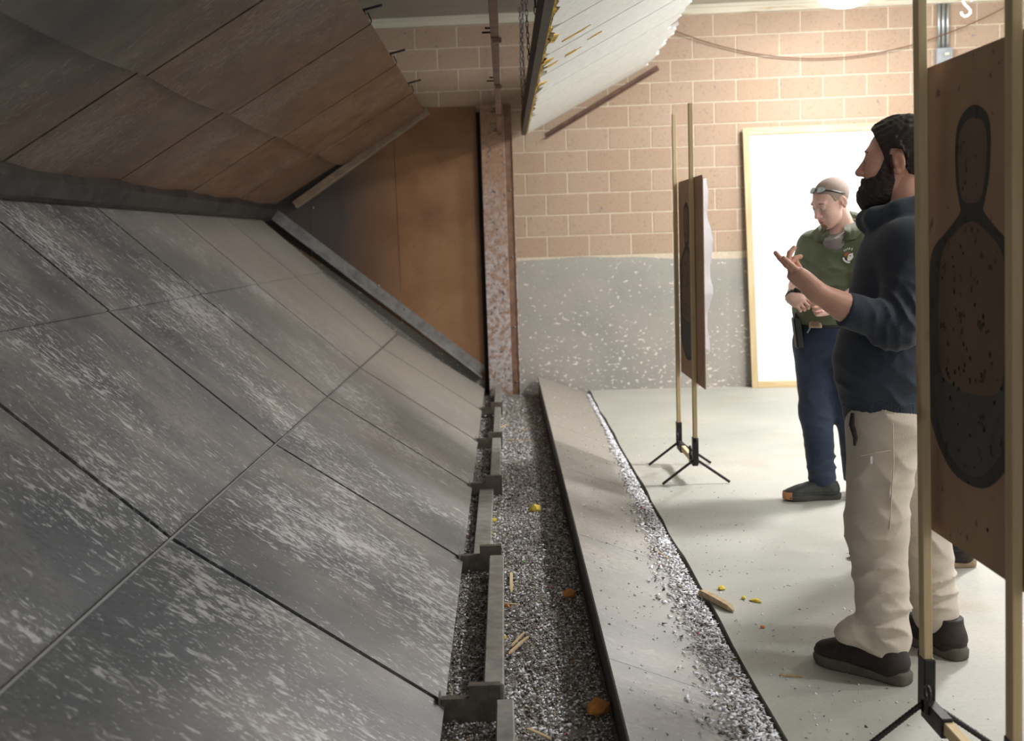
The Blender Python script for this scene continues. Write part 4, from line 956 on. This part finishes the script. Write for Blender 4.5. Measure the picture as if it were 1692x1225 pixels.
for (a, b_, r) in ((v3(1.196, 3.71, 1.475), v3(1.255, 3.655, 1.492), .036), (v3(1.255, 3.655, 1.492), v3(1.355, 3.65, 1.515), .040), (v3(1.355, 3.65, 1.515), v3(1.435, 3.74, 1.50), .048), (v3(1.435, 3.74, 1.50), v3(1.39, 3.86, 1.505), .045), (v3(1.39, 3.86, 1.505), v3(1.27, 3.86, 1.49), .040), (v3(1.27, 3.86, 1.49), v3(1.196, 3.79, 1.47), .036), (v3(1.196, 3.79, 1.47), v3(1.196, 3.71, 1.475), .034)):
    s.cone(a, b_, r, r, k=.022)
s.cone(v3(1.43, 3.74, 1.47), v3(1.45, 3.76, 1.38), .055, .04, w=L1, q=1.6, k=.03)
s.sub(s.cone(v3(1.30, 3.76, 1.50), v3(1.295, 3.76, 1.62), .058, .085, ret=True), .02)
s.ell(v3(1.135, 3.66, .985), (.052, .095, .085), k=.03)                      # pouch pocket
s.cut((0, 0, .868), (-.10, -.02, -1)) ; s.F = s.F
up1 = (.3, .1, .95)
s.fold(EL + v3(.03, -.02, .03), .11, (.75, -.1, .65), .045, .0085, 1, True); s.fold(EL + v3(.0, -.03, -.01), .09, (.9, -.1, -.2), .038, .007, 4, True); s.fold(SH + v3(.02, -.03, -.10), .10, (.5, 0, .85), .06, .006, 2)
s.fold(v3(1.22, 3.58, 1.02), .20, (.35, 0, .94), .085, .006, 5); s.fold(v3(1.12, 3.66, .93), .10, (.2, 0, 1), .05, .006, 6); s.fold(v3(1.24, 3.60, 1.25), .14, (-.6, 0, .8), .07, .006, 8); s.fold(v3(1.35, 3.62, .98), .16, (-.3, 0, .95), .07, .006, 9)
V, Q = s.mesh(); mesh_np('hoodie', V, Q, 'hoodie', p1, base1)
s = SDF((1.0, 3.45, .82), (1.50, 4.0, .93), .005); s.cone(v3(1.236, 3.722, .93), v3(1.238, 3.722, .84), .149, .141, w=L1, q=1.2, k=.01); z_ = s.P[..., 2] + .10 * (s.P[..., 0] - 1.236)
s.F = np.maximum(s.F, z_ - .900); s.F = np.maximum(s.F, .852 - z_); s.F = s.F - .0012 * np.sin(np.arctan2(s.P[..., 1] - 3.722, s.P[..., 0] - 1.236) * 110); V, Q = s.mesh(); mesh_np('hem_band', V, Q, 'hoodie', p1, base1)
s = SDF(CF - .08, CF + .08, .003); s.cone(CF - ux * .045, CF + ux * .004, .0555, .0525, k=.001); dd = (s.P - CF.astype(np.float32)) @ ux.astype(np.float32); s.F = np.maximum(np.maximum(s.F, dd), -.045 - dd); V, Q = s.mesh(); mesh_np('cuff', V, Q, 'hoodie', p1, base1)
# trousers
LH, LK, LA = v3(1.205, 3.655, .80), v3(1.178, 3.640, .49), v3(1.190, 3.585, .13); RH, RK, RA = v3(1.285, 3.80, .80), v3(1.400, 3.835, .46), v3(1.432, 3.795, .13)
s = SDF((.95, 3.42, .045), (1.62, 4.02, .95), .0062)
s.cone(v3(1.24, 3.722, .90), v3(1.25, 3.725, .82), .125, .130, w=L1, q=1.2, k=.03)
s.cone(LH, LK, .117, .096, k=.05); s.cone(LK, LA, .094, .082, k=.04); s.cone(RH, RK, .108, .090, k=.05); s.cone(RK, RA, .090, .076, k=.04)
s.ell(v3(1.10, 3.60, .055 + .09), (.07, .055, .05), k=.04)
hemL = .088; left = (s.P[..., 0] - 1.31) * .82 + (s.P[..., 1] - 3.70) * .57 < 0
hz_ = np.where(left, .075 - .28 * (s.P[..., 0] - 1.19), .075 - .1 * (s.P[..., 0] - 1.43)); s.F = np.maximum(s.F, hz_ - s.P[..., 2])
for (c, R_, d, l_, a_, sd) in ((LK, .12, (.3, 0, 1), .075, .006, 1), (LK + v3(-.02, -.04, -.12), .12, (-.7, 0, .75), .085, .009, 2), (LA + v3(0, -.02, .10), .12, (.35, 0, .95), .062, .011, 3), (LA + v3(-.04, -.03, .05), .08, (.8, 0, .5), .05, .009, 4), (LH + v3(0, -.06, -.03), .13, (.5, 0, .85), .08, .005, 5), (LH + v3(.08, -.05, -.12), .10, (-.5, 0, .85), .06, .005, 6),
        (RK + v3(0, -.04, -.08), .14, (.6, 0, .75), .08, .008, 7), (RA + v3(0, -.03, .10), .11, (.2, 0, 1), .055, .009, 8), (LK + v3(.03, -.05, .15), .15, (.9, 0, .4), .11, .005, 9)):
    s.fold(c, R_, d, l_, a_, sd)
V, Q = s.mesh(); mesh_np('trousers', V, Q, 'khaki', p1, base1)
b = MB(base1)
pts = [v3(1.192, 3.530, .84), v3(1.193, 3.523, .72), v3(1.190, 3.530, .62), v3(1.186, 3.536, .50)]; b.tube(pts, .0022, 5); b.build('side_seam', 'khaki', p1)
b = MB(base1); b.tube([v3(1.10, 3.555, .735), v3(1.14, 3.533, .748), v3(1.185, 3.524, .755)], .0022, 5); b.build('pocket_seam', 'khaki', p1)
b = MB(base1); b.obox(v3(1.128, 3.536, .725), [(1, -.2, 0), (.2, 1, 0), (0, 0, 1)], (.003, .002, .012)); b.build('zip_pull', 'paper', p1)
b = MB(base1); b.tube([v3(1.088, 3.60, .865), v3(1.082, 3.59, .83), v3(1.09, 3.575, .79), v3(1.085, 3.57, .765)], [.006, .009, .008, .004], 8); b.build('key_clip', 'dark_metal', p1)
s1 = shoe('shoe', (1.235, 3.512, 0), (-.66, .75, 0), p1, ('shoe_brown', 'sole_grey', None), base1, 1.10); s2 = shoe('shoe', (1.485, 3.70, 0), (-.42, .91, 0), p1, ('shoe_brown', 'sole_grey', None), base1, 1.10)

# ---------------------------------------------------------------- man in the green polo
base2 = (1.72, 6.12, 0)
p2 = empty('person', 'man with shaved head in green polo shirt and blue jeans looking down at hands', 'person', base2)
F2 = v3(-.62, -.78, 0); L2 = np.cross((0, 0, 1), F2)
HA2 = frame((-.84, -.36, -.42), (-.36, -.16, .92)); HC2 = v3(1.728, 6.10, 1.590); HS2 = 1.03
s = head_sdf(.0030); hv, hq = s.mesh(); head2 = (to_world(hv, HA2, HC2, HS2), hq)
s = SDF((1.4, 5.8, .75), (2.1, 6.5, 1.62), .012)
s.cone(HC2 + v3(.035, .02, -.05), v3(1.84, 6.19, 1.40), .058, .062); s.cone(v3(1.79, 6.17, 1.34), v3(1.72, 6.14, .88), .11, .105, w=L2, q=1.3, k=.05); s.cone(v3(1.68, 6.25, 1.375), v3(1.90, 6.09, 1.375), .05, .05, k=.05)
trunk2 = s.mesh()
r_e, r_w = v3(1.575, 6.205, 1.145), v3(1.500, 6.010, 1.095); l_e, l_w = v3(1.845, 5.96, 1.12), v3(1.665, 5.885, 1.045)
s = SDF((1.48, 5.95, 1.03), (1.72, 6.33, 1.30), .006); s.cone(v3(1.645, 6.255, 1.25), r_e, .045, .042); s.cone(r_e, r_w, .044, .030, k=.02); arm = s.mesh()
fist = [(1.0, 1.2, .7), (1.05, 1.25, .7), (1.1, 1.25, .7), (1.15, 1.2, .7)]
h1 = hand_mesh(r_w, (.30, -.93, -.20), (.75, .10, .65), fist, thumb=(.8, .3, .7), sc=.98, fore=(r_e + r_w) / 2, fr=(.030, .038), h=.003)
h2 = hand_mesh(l_w, (-.97, -.20, -.02), (-.1, .25, .95), [(.7, .8, .5), (.8, .9, .5), (.9, .9, .5), (1.0, .9, .5)], thumb=(.9, .25, .5), sc=.98, fore=(l_e * .7 + l_w * .3), fr=(.030, .040), h=.003)
V, Q = join([head2, trunk2, arm, h1, h2]); mesh_np('body', V, Q, 'skin_pale', p2, base2)
face_bits(HA2, HC2, HS2, base2, p2, 'brow')
s = head_sdf(.0036); P = s.P; x, y, z = P[..., 0], P[..., 1], P[..., 2]; line = np.interp(x, [-.13, -.06, -.03, .012, .03, .04, .07, .12], [-.055, -.045, .010, .010, .008, .055, .072, .10]); ear = np.minimum(s.ell((-.012, .088, -.008), (.024, .022, .036), ret=True), s.ell((-.012, -.088, -.008), (.024, .022, .036), ret=True))
s.F = np.maximum(np.maximum(s.F - .0022, (line - z) * .8), -ear); V, Q = s.mesh(); mesh_np('hair', to_world(V, HA2, HC2, HS2), Q, 'stubble', p2, base2)
s = head_sdf(.0036); P = s.P; x, y, z = P[..., 0], P[..., 1], P[..., 2]; g = s.ell((.088, 0, -.098), (.03, .022, .016), ret=True); s.F = np.maximum(s.F - .0025, g); V, Q = s.mesh(); mesh_np('goatee', to_world(V, HA2, HC2, HS2), Q, 'brow', p2, base2)
# glasses pushed up on the head
gl = empty('sunglasses', 'black-armed glasses pushed up on the shaved head', 'glasses', tuple(to_world(np.array([[.06, 0, .09]]), HA2, HC2, HS2)[0])); go = tuple(gl.location)
def hw(x, y, z): return to_world(np.array([[x, y, z]]), HA2, HC2, HS2)[0]
for sd in (-1, 1):
    b = MB(go); b.tube([hw(.050, sd * .056, .082), hw(.030, sd * .067, .072), hw(-.01, sd * .080, .040), hw(-.035, sd * .081, .022)], [.0035, .0045, .0045, .0035], 6); o = b.build('temple_arm', 'black_plastic', gl, True); o.location = (0, 0, 0)
    b = MB(go); V = [hw(.0595 - .013 * math.cos(a) - .010 * max(0, math.sin(a)), sd * (.033 + .026 * math.sin(a)), .0900 + .010 * math.cos(a) - .004 * max(0, math.sin(a))) for a in [2*math.pi*k/16 for k in range(16)]]
    b.add(V + [v + (HA2[0] + HA2[2]) * .0015 for v in V], [tuple(range(16)), tuple(range(16, 32))[::-1]] + [(k, (k+1) % 16, 16+(k+1) % 16, 16+k) for k in range(16)]); o = b.build('lens', 'galv', gl); o.location = (0, 0, 0)
    b = MB(go); b.tube(V, .0022, 5, closed=True); o = b.build('rim', 'black_plastic', gl); o.location = (0, 0, 0)
b = MB(go); b.tube([hw(.062, -.009, .093), hw(.063, 0, .095), hw(.062, .009, .093)], .0025, 5); o = b.build('bridge', 'black_plastic', gl); o.location = (0, 0, 0)
# undershirt, polo
s = SDF((1.6, 5.9, 1.25), (2.05, 6.4, 1.56), .006); s.cone(v3(1.84, 6.18, 1.34), v3(1.818, 6.168, 1.462), .085, .068); s.ell((1.770, 6.105, 1.375), (.085, .07, .085), k=.03); s.cut((1.80, 6.14, 1.452), (-.35, -.3, .9)); V, Q = s.mesh(); mesh_np('undershirt', V, Q, 'greytee', p2, base2)
s = SDF((1.42, 5.72, .86), (2.16, 6.56, 1.62), .0068)
s.cone(v3(1.795, 6.17, 1.32), v3(1.715, 6.13, 1.02), .138, .148, w=L2, q=1.2, k=.05); s.cone(v3(1.715, 6.13, 1.02), v3(1.715, 6.14, .93), .145, .128, w=L2, q=1.22, k=.04); s.cone(v3(1.68, 6.255, 1.37), v3(1.905, 6.085, 1.37), .072, .072, k=.06); s.cone(v3(1.81, 6.17, 1.36), v3(1.83, 6.18, 1.43), .11, .075, w=L2, q=1.3, k=.04)
s.cone(v3(1.665, 6.265, 1.35), v3(1.585, 6.215, 1.175), .074, .066, k=.04); s.cone(v3(1.91, 6.07, 1.35), v3(1.86, 5.98, 1.175), .074, .066, k=.04)
a_ = v3(1.585, 6.215, 1.175); ua = (a_ - v3(1.665, 6.265, 1.35)); ua /= np.linalg.norm(ua); dd = (s.P - a_.astype(np.float32)) @ ua.astype(np.float32); s.F = np.where((s.P[..., 0] < 1.66) & (s.P[..., 1] > 6.1), np.maximum(s.F, np.where(np.linalg.norm(s.P - a_.astype(np.float32), axis=-1) < .11, dd, -9)), s.F)
s.sub(s.cone(v3(1.80, 6.14, 1.42), v3(1.765, 6.105, 1.60), .070, .10, ret=True), .01); s.sub(s.ell(v3(1.745, 6.065, 1.40), (.035, .05, .075), ret=True), .01)
s.cut((0, 0, .945), (0, 0, -1))
for (c, R_, d, l_, am, sd) in ((v3(1.66, 6.0, 1.05), .16, (.6, 0, .8), .075, .006, 1), (v3(1.70, 6.02, 1.22), .16, (-.55, 0, .85), .08, .007, 2), (v3(1.62, 6.18, 1.27), .10, (.9, 0, .3), .055, .006, 3), (v3(1.80, 5.98, 1.1), .12, (.2, 0, 1), .06, .006, 4)): s.fold(c, R_, d, l_, am, sd)
V, Q = s.mesh(); mesh_np('polo_shirt', V, Q, 'olive', p2, base2)
# collar: two folded leaves around the neck
def collar(sd):
    b = MB(base2); V = []; n = 12
    for k in range(n + 1):
        a = math.pi * (1.0 - .86 * k / n)          # from the back to the front
        cx_, cy_ = .094 * math.cos(a), sd * .100 * math.sin(a); ctr = v3(1.812, 6.165, 0); t_ = k / n
        top = ctr + F2 * cx_ + L2 * cy_ + v3(0, 0, 1.540 - .080 * t_ ** 1.1); lowv = ctr + F2 * (cx_ * 1.30 + .035 * t_) + L2 * cy_ * 1.55 + v3(0, 0, 1.492 - .085 * t_ - (.025 if k > n - 3 else 0)); inn = ctr + F2 * cx_ * .94 + L2 * cy_ * .94 + v3(0, 0, 1.43 - .04 * t_)
        V += [inn, top, lowv, lowv + v3(0, 0, -.004) - (F2 * cx_ + L2 * cy_) * .06]
    b.add(V, [(k*4+i, (k+1)*4+i, (k+1)*4+(i+1) % 4, k*4+(i+1) % 4) for k in range(n) for i in range(4)] + [(0, 1, 2, 3), (n*4+3, n*4+2, n*4+1, n*4)]); b.build('collar', 'olive', p2, True)
collar(1); collar(-1)
b = MB(base2)
s = SDF((1.50, 5.86, .60), (1.95, 6.35, .99), .006); s.cone(v3(1.712, 6.135, .975), v3(1.712, 6.14, .925), .131, .131, w=L2, q=1.2, k=.01); s.F = np.maximum(np.maximum(s.F, s.P[..., 2] - .97), .93 - s.P[..., 2]); V, Q = s.mesh(); mesh_np('belt', V, Q, 'black_plastic', p2, base2)
bk = v3(1.712, 6.135, .955) + F2 * .138; b = MB(base2); b.obox(bk, [F2, L2, (0, 0, 1)], (.007, .034, .024), .004); b.build('buckle', 'buckle', p2); b = MB(base2); b.obox(bk + F2 * .006, [F2, L2, (0, 0, 1)], (.004, .024, .015), .002); b.build('buckle', 'tan_trim', p2)
hol = empty('holster', 'black holster and tool hanging from the belt at the right hip', 'holster', (1.56, 6.14, .93)); ho = tuple(hol.location)
b = MB(ho); b.obox(v3(1.558, 6.12, .90), [(1, 0, 0), (0, 1, 0), (-.12, 0, 1)], (.022, .03, .085), .008); o = b.build('sheath', 'black_plastic', hol); o.location = (0, 0, 0)
b = MB(ho); b.obox(v3(1.552, 6.13, .985), [(1, 0, .1), (0, 1, 0), (0, 0, 1)], (.014, .022, .025), .006); o = b.build('grip', 'dark_metal', hol); o.location = (0, 0, 0)
b = MB(ho); b.tube([v3(1.592, 6.06, .985), v3(1.602, 6.05, .955), v3(1.600, 6.05, .925), v3(1.588, 6.055, .905)], .005, 6); o = b.build('clip', 'galv', hol); o.location = (0, 0, 0)
# jeans
s = SDF((1.46, 5.86, .05), (2.12, 6.42, .97), .0068)
LH, LK, LA = v3(1.79, 6.09, .84), v3(1.84, 6.10, .46), v3(1.89, 6.17, .10); RH, RK, RA = v3(1.648, 6.19, .84), v3(1.650, 6.11, .47), v3(1.675, 6.085, .12)
s.cone(v3(1.712, 6.137, .95), v3(1.715, 6.14, .84), .122, .128, w=L2, q=1.2, k=.03); s.cone(RH, RK, .100, .086, k=.05); s.cone(RK, RA, .084, .074, k=.04); s.cone(LH, LK, .100, .084, k=.05); s.cone(LK, LA, .082, .074, k=.04)
s.F = np.maximum(s.F, .075 - s.P[..., 2])
for (c, R_, d, l_, am, sd) in ((RK + v3(0, -.05, .10), .12, (.3, 0, 1), .09, .005, 1), (RK + v3(0, -.05, -.02), .09, (-.2, 0, 1), .055, .007, 2), (RA + v3(0, -.03, .10), .10, (.15, 0, 1), .06, .012, 3), (RH + v3(0, -.08, -.03), .12, (.2, 0, 1), .10, .005, 4)): s.fold(c, R_, d, l_, am, sd)
V, Q = s.mesh(); mesh_np('jeans', V, Q, 'denim', p2, base2)
shoe('shoe', (1.762, 6.075, 0), (-.999, -.03, 0), p2, ('shoe_black', 'sole_gum', 'rubber_orange'), base2, .98, .10); shoe('shoe', (1.92, 6.26, 0), (-.12, -.99, 0), p2, ('shoe_black', 'sole_gum', 'rubber_orange'), base2, .98, .10)
b = MB(base2)
for k in range(14):
    a = 2*math.pi*k/14; fx = (r_w - r_e) / np.linalg.norm(r_w - r_e); A_ = frame(fx, (0, 0, 1)); c_ = r_w - fx * .012 + (A_[1] * math.cos(a) + A_[2] * math.sin(a)) * .034; b.obox(c_, [A_[0], -A_[1] * math.sin(a) + A_[2] * math.cos(a), A_[1] * math.cos(a) + A_[2] * math.sin(a)], (.013, .0085, .005), .002)
wt = MB(tuple(r_w))
n = 24; V = []
for k in range(n):
    a = 2*math.pi*k/n
    for (dx, rr) in ((-.012, .030), (-.014, .037), (.014, .037), (.012, .030)): V.append(r_w - fx * .012 + fx * dx + (A_[1] * math.cos(a) + A_[2] * math.sin(a)) * (rr + .002 * (k % 2)))
wt.add(V, [(k*4+i, ((k+1) % n)*4+i, ((k+1) % n)*4+(i+1) % 4, k*4+(i+1) % 4) for k in range(n) for i in range(4)]); ws = empty('watch', 'chunky black wristwatch on the right wrist of the man in green', 'watch', tuple(r_w)); wo = wt.build('strap', 'black_plastic', ws)
b = MB(tuple(r_w)); cc = r_w - fx * .012 + (A_[2] * .8 + A_[1] * .6) * .040; b.tube([cc - (A_[2] * .8 + A_[1] * .6) * .006, cc + (A_[2] * .8 + A_[1] * .6) * .007], .021, 16); o = b.build('watch_case', 'dark_metal', ws); o.location = (0, 0, 0)
# embroidered round emblem on the left breast, lettering arched over it
ec = v3(1.792, 5.992, 1.300); En = frame(v3(-.50, -.86, .12), (0, 0, 1)); ex, ey = En[1] * -1, En[2]
ex = -np.cross(En[2], En[0]) * -1; ex = En[1]        # towards his left = right in the picture
def patch(pts, name, mat, lift=0.0):
    b = MB(base2); b.prism([ec + ex * x + ey * y + En[0] * (lift) for x, y in pts], En[0] * .0012); return b.build(name, mat, p2)
def arc(r0, r1, a0, a1, n=10): return [(r1 * math.cos(a0+(a1-a0)*k/n), r1 * math.sin(a0+(a1-a0)*k/n)) for k in range(n+1)] + [(r0 * math.cos(a1+(a0-a1)*k/n), r0 * math.sin(a1+(a0-a1)*k/n)) for k in range(n+1)]
patch(arc(.026, .034, 3.3, 4.9), 'emblem', 'thread_white'); patch(arc(.016, .027, 1.7, 3.0), 'emblem', 'thread_brown', .0005); patch([(-.024, .012), (-.004, .018), (-.006, .004), (-.022, .002)], 'emblem', 'thread_brown', .001)
patch([(0, .014), (.018, .018), (.022, -.002), (.010, -.020), (-.006, -.024), (-.010, -.008)], 'emblem', 'thread_white'); patch([(.0, .004), (.010, .008), (.008, .001)], 'emblem', 'thread_black', .0015); patch([(-.017, -.008), (-.011, -.007), (-.013, -.018)], 'emblem', 'thread_black', .0015); patch([(-.010, .0), (-.002, -.001), (-.004, -.014)], 'emblem', 'thread_gold', .0012)
GLY = {'J': [[(.5, 1), (.5, .15), (.3, 0), (.05, .15)]], 'A': [[(0, 0), (.3, 1), (.6, 0)], [(.12, .35), (.48, .35)]], 'N': [[(0, 0), (0, 1), (.55, 0), (.55, 1)]], 'E': [[(.5, 1), (0, 1), (0, 0), (.5, 0)], [(0, .5), (.4, .5)]], 'S': [[(.5, .9), (.2, 1), (.02, .75), (.48, .3), (.3, 0), (.0, .1)]]}
for i, ch in enumerate('JANES'):
    b = MB(base2)
    a = 2.30 - i * .27; R_ = .041; hh = .0095; cx2, cy2 = R_ * math.cos(a), R_ * math.sin(a); tx, ty = math.sin(a), -math.cos(a)
    for strk in GLY[ch]:
        b.tube([ec + ex * (cx2 + tx * (px - .3) * hh * .9 + math.cos(a) * (py - .5) * hh) + ey * (cy2 + ty * (px - .3) * hh * .9 + math.sin(a) * (py - .5) * hh) + En[0] * .001 for px, py in strk], .0011, 4)
    b.build('letter', 'thread_white', p2)

# ---------------------------------------------------------------- person hidden behind
base3 = (1.72, 4.85, 0)
p3 = empty('person', 'person hidden behind the bearded man, only the dark shoe tips showing', 'person', base3)
HA3 = frame((-.98, .15, 0), (0, 0, 1)); HC3 = v3(1.735, 4.86, 1.64)
s = head_sdf(.004); hv, hq = s.mesh(); hd3 = (to_world(hv, HA3, HC3, 1.0), hq)
s = SDF((1.5, 4.5, .8), (2.0, 5.2, 1.62), .014); s.cone(HC3 + v3(.02, 0, -.06), v3(1.75, 4.86, 1.42), .055, .06); s.cone(v3(1.75, 4.86, 1.36), v3(1.74, 4.86, .9), .10, .10, w=(0, 1, 0), q=1.4); tr3 = s.mesh()
ha = hand_mesh((1.745, 4.60, .86), (-.05, 0, -1), (-1, 0, 0), [(.3, .4, .3)] * 4, sc=.97, h=.0035); hb_ = hand_mesh((1.745, 5.12, .86), (-.05, 0, -1), (-1, .01, 0), [(.3, .4, .3)] * 4, sc=.97, h=.0035)
V, Q = join([hd3, tr3, ha, hb_]); mesh_np('body', V, Q, 'skin', p3, base3); beard_hair(HA3, HC3, 1.0, base3, p3, True, False)
s = SDF((1.5, 4.48, .82), (2.0, 5.24, 1.5), .009); s.cone(v3(1.75, 4.86, 1.33), v3(1.74, 4.86, .92), .115, .115, w=(0, 1, 0), q=1.35, k=.05); s.cone(v3(1.75, 4.70, 1.37), v3(1.75, 5.02, 1.37), .07, .07, k=.06)
for sy in (-1, 1): s.cone(v3(1.75, 4.86 + sy * .17, 1.36), v3(1.76, 4.86 + sy * .235, 1.12), .06, .052, k=.04); s.cone(v3(1.76, 4.86 + sy * .235, 1.12), v3(1.748, 4.86 + sy * .258, .87), .052, .042, k=.03)
V, Q = s.mesh(); mesh_np('jacket', V, Q, 'dark_cloth', p3, base3)
s = SDF((1.5, 4.6, .06), (2.02, 5.15, .95), .009); s.cone(v3(1.745, 4.86, .9), v3(1.745, 4.86, .84), .11, .115, w=(0, 1, 0), q=1.25); s.cone(v3(1.745, 4.92, .84), v3(1.70, 4.94, .46), .095, .075, k=.05); s.cone(v3(1.70, 4.94, .46), v3(1.70, 4.93, .1), .073, .062); s.cone(v3(1.745, 4.79, .84), v3(1.80, 4.77, .46), .095, .075, k=.05); s.cone(v3(1.80, 4.77, .46), v3(1.87, 4.76, .1), .073, .062); s.F = np.maximum(s.F, .08 - s.P[..., 2])
V, Q = s.mesh(); mesh_np('trousers', V, Q, 'dark_cloth', p3, base3)
shoe('shoe', (1.775, 4.935, 0), (-1, 0, 0), p3, ('shoe_black', 'rubber_black', None), base3, .97); shoe('shoe', (1.955, 4.765, 0), (-1, .02, 0), p3, ('shoe_brown', 'tan_trim', None), base3, .97)
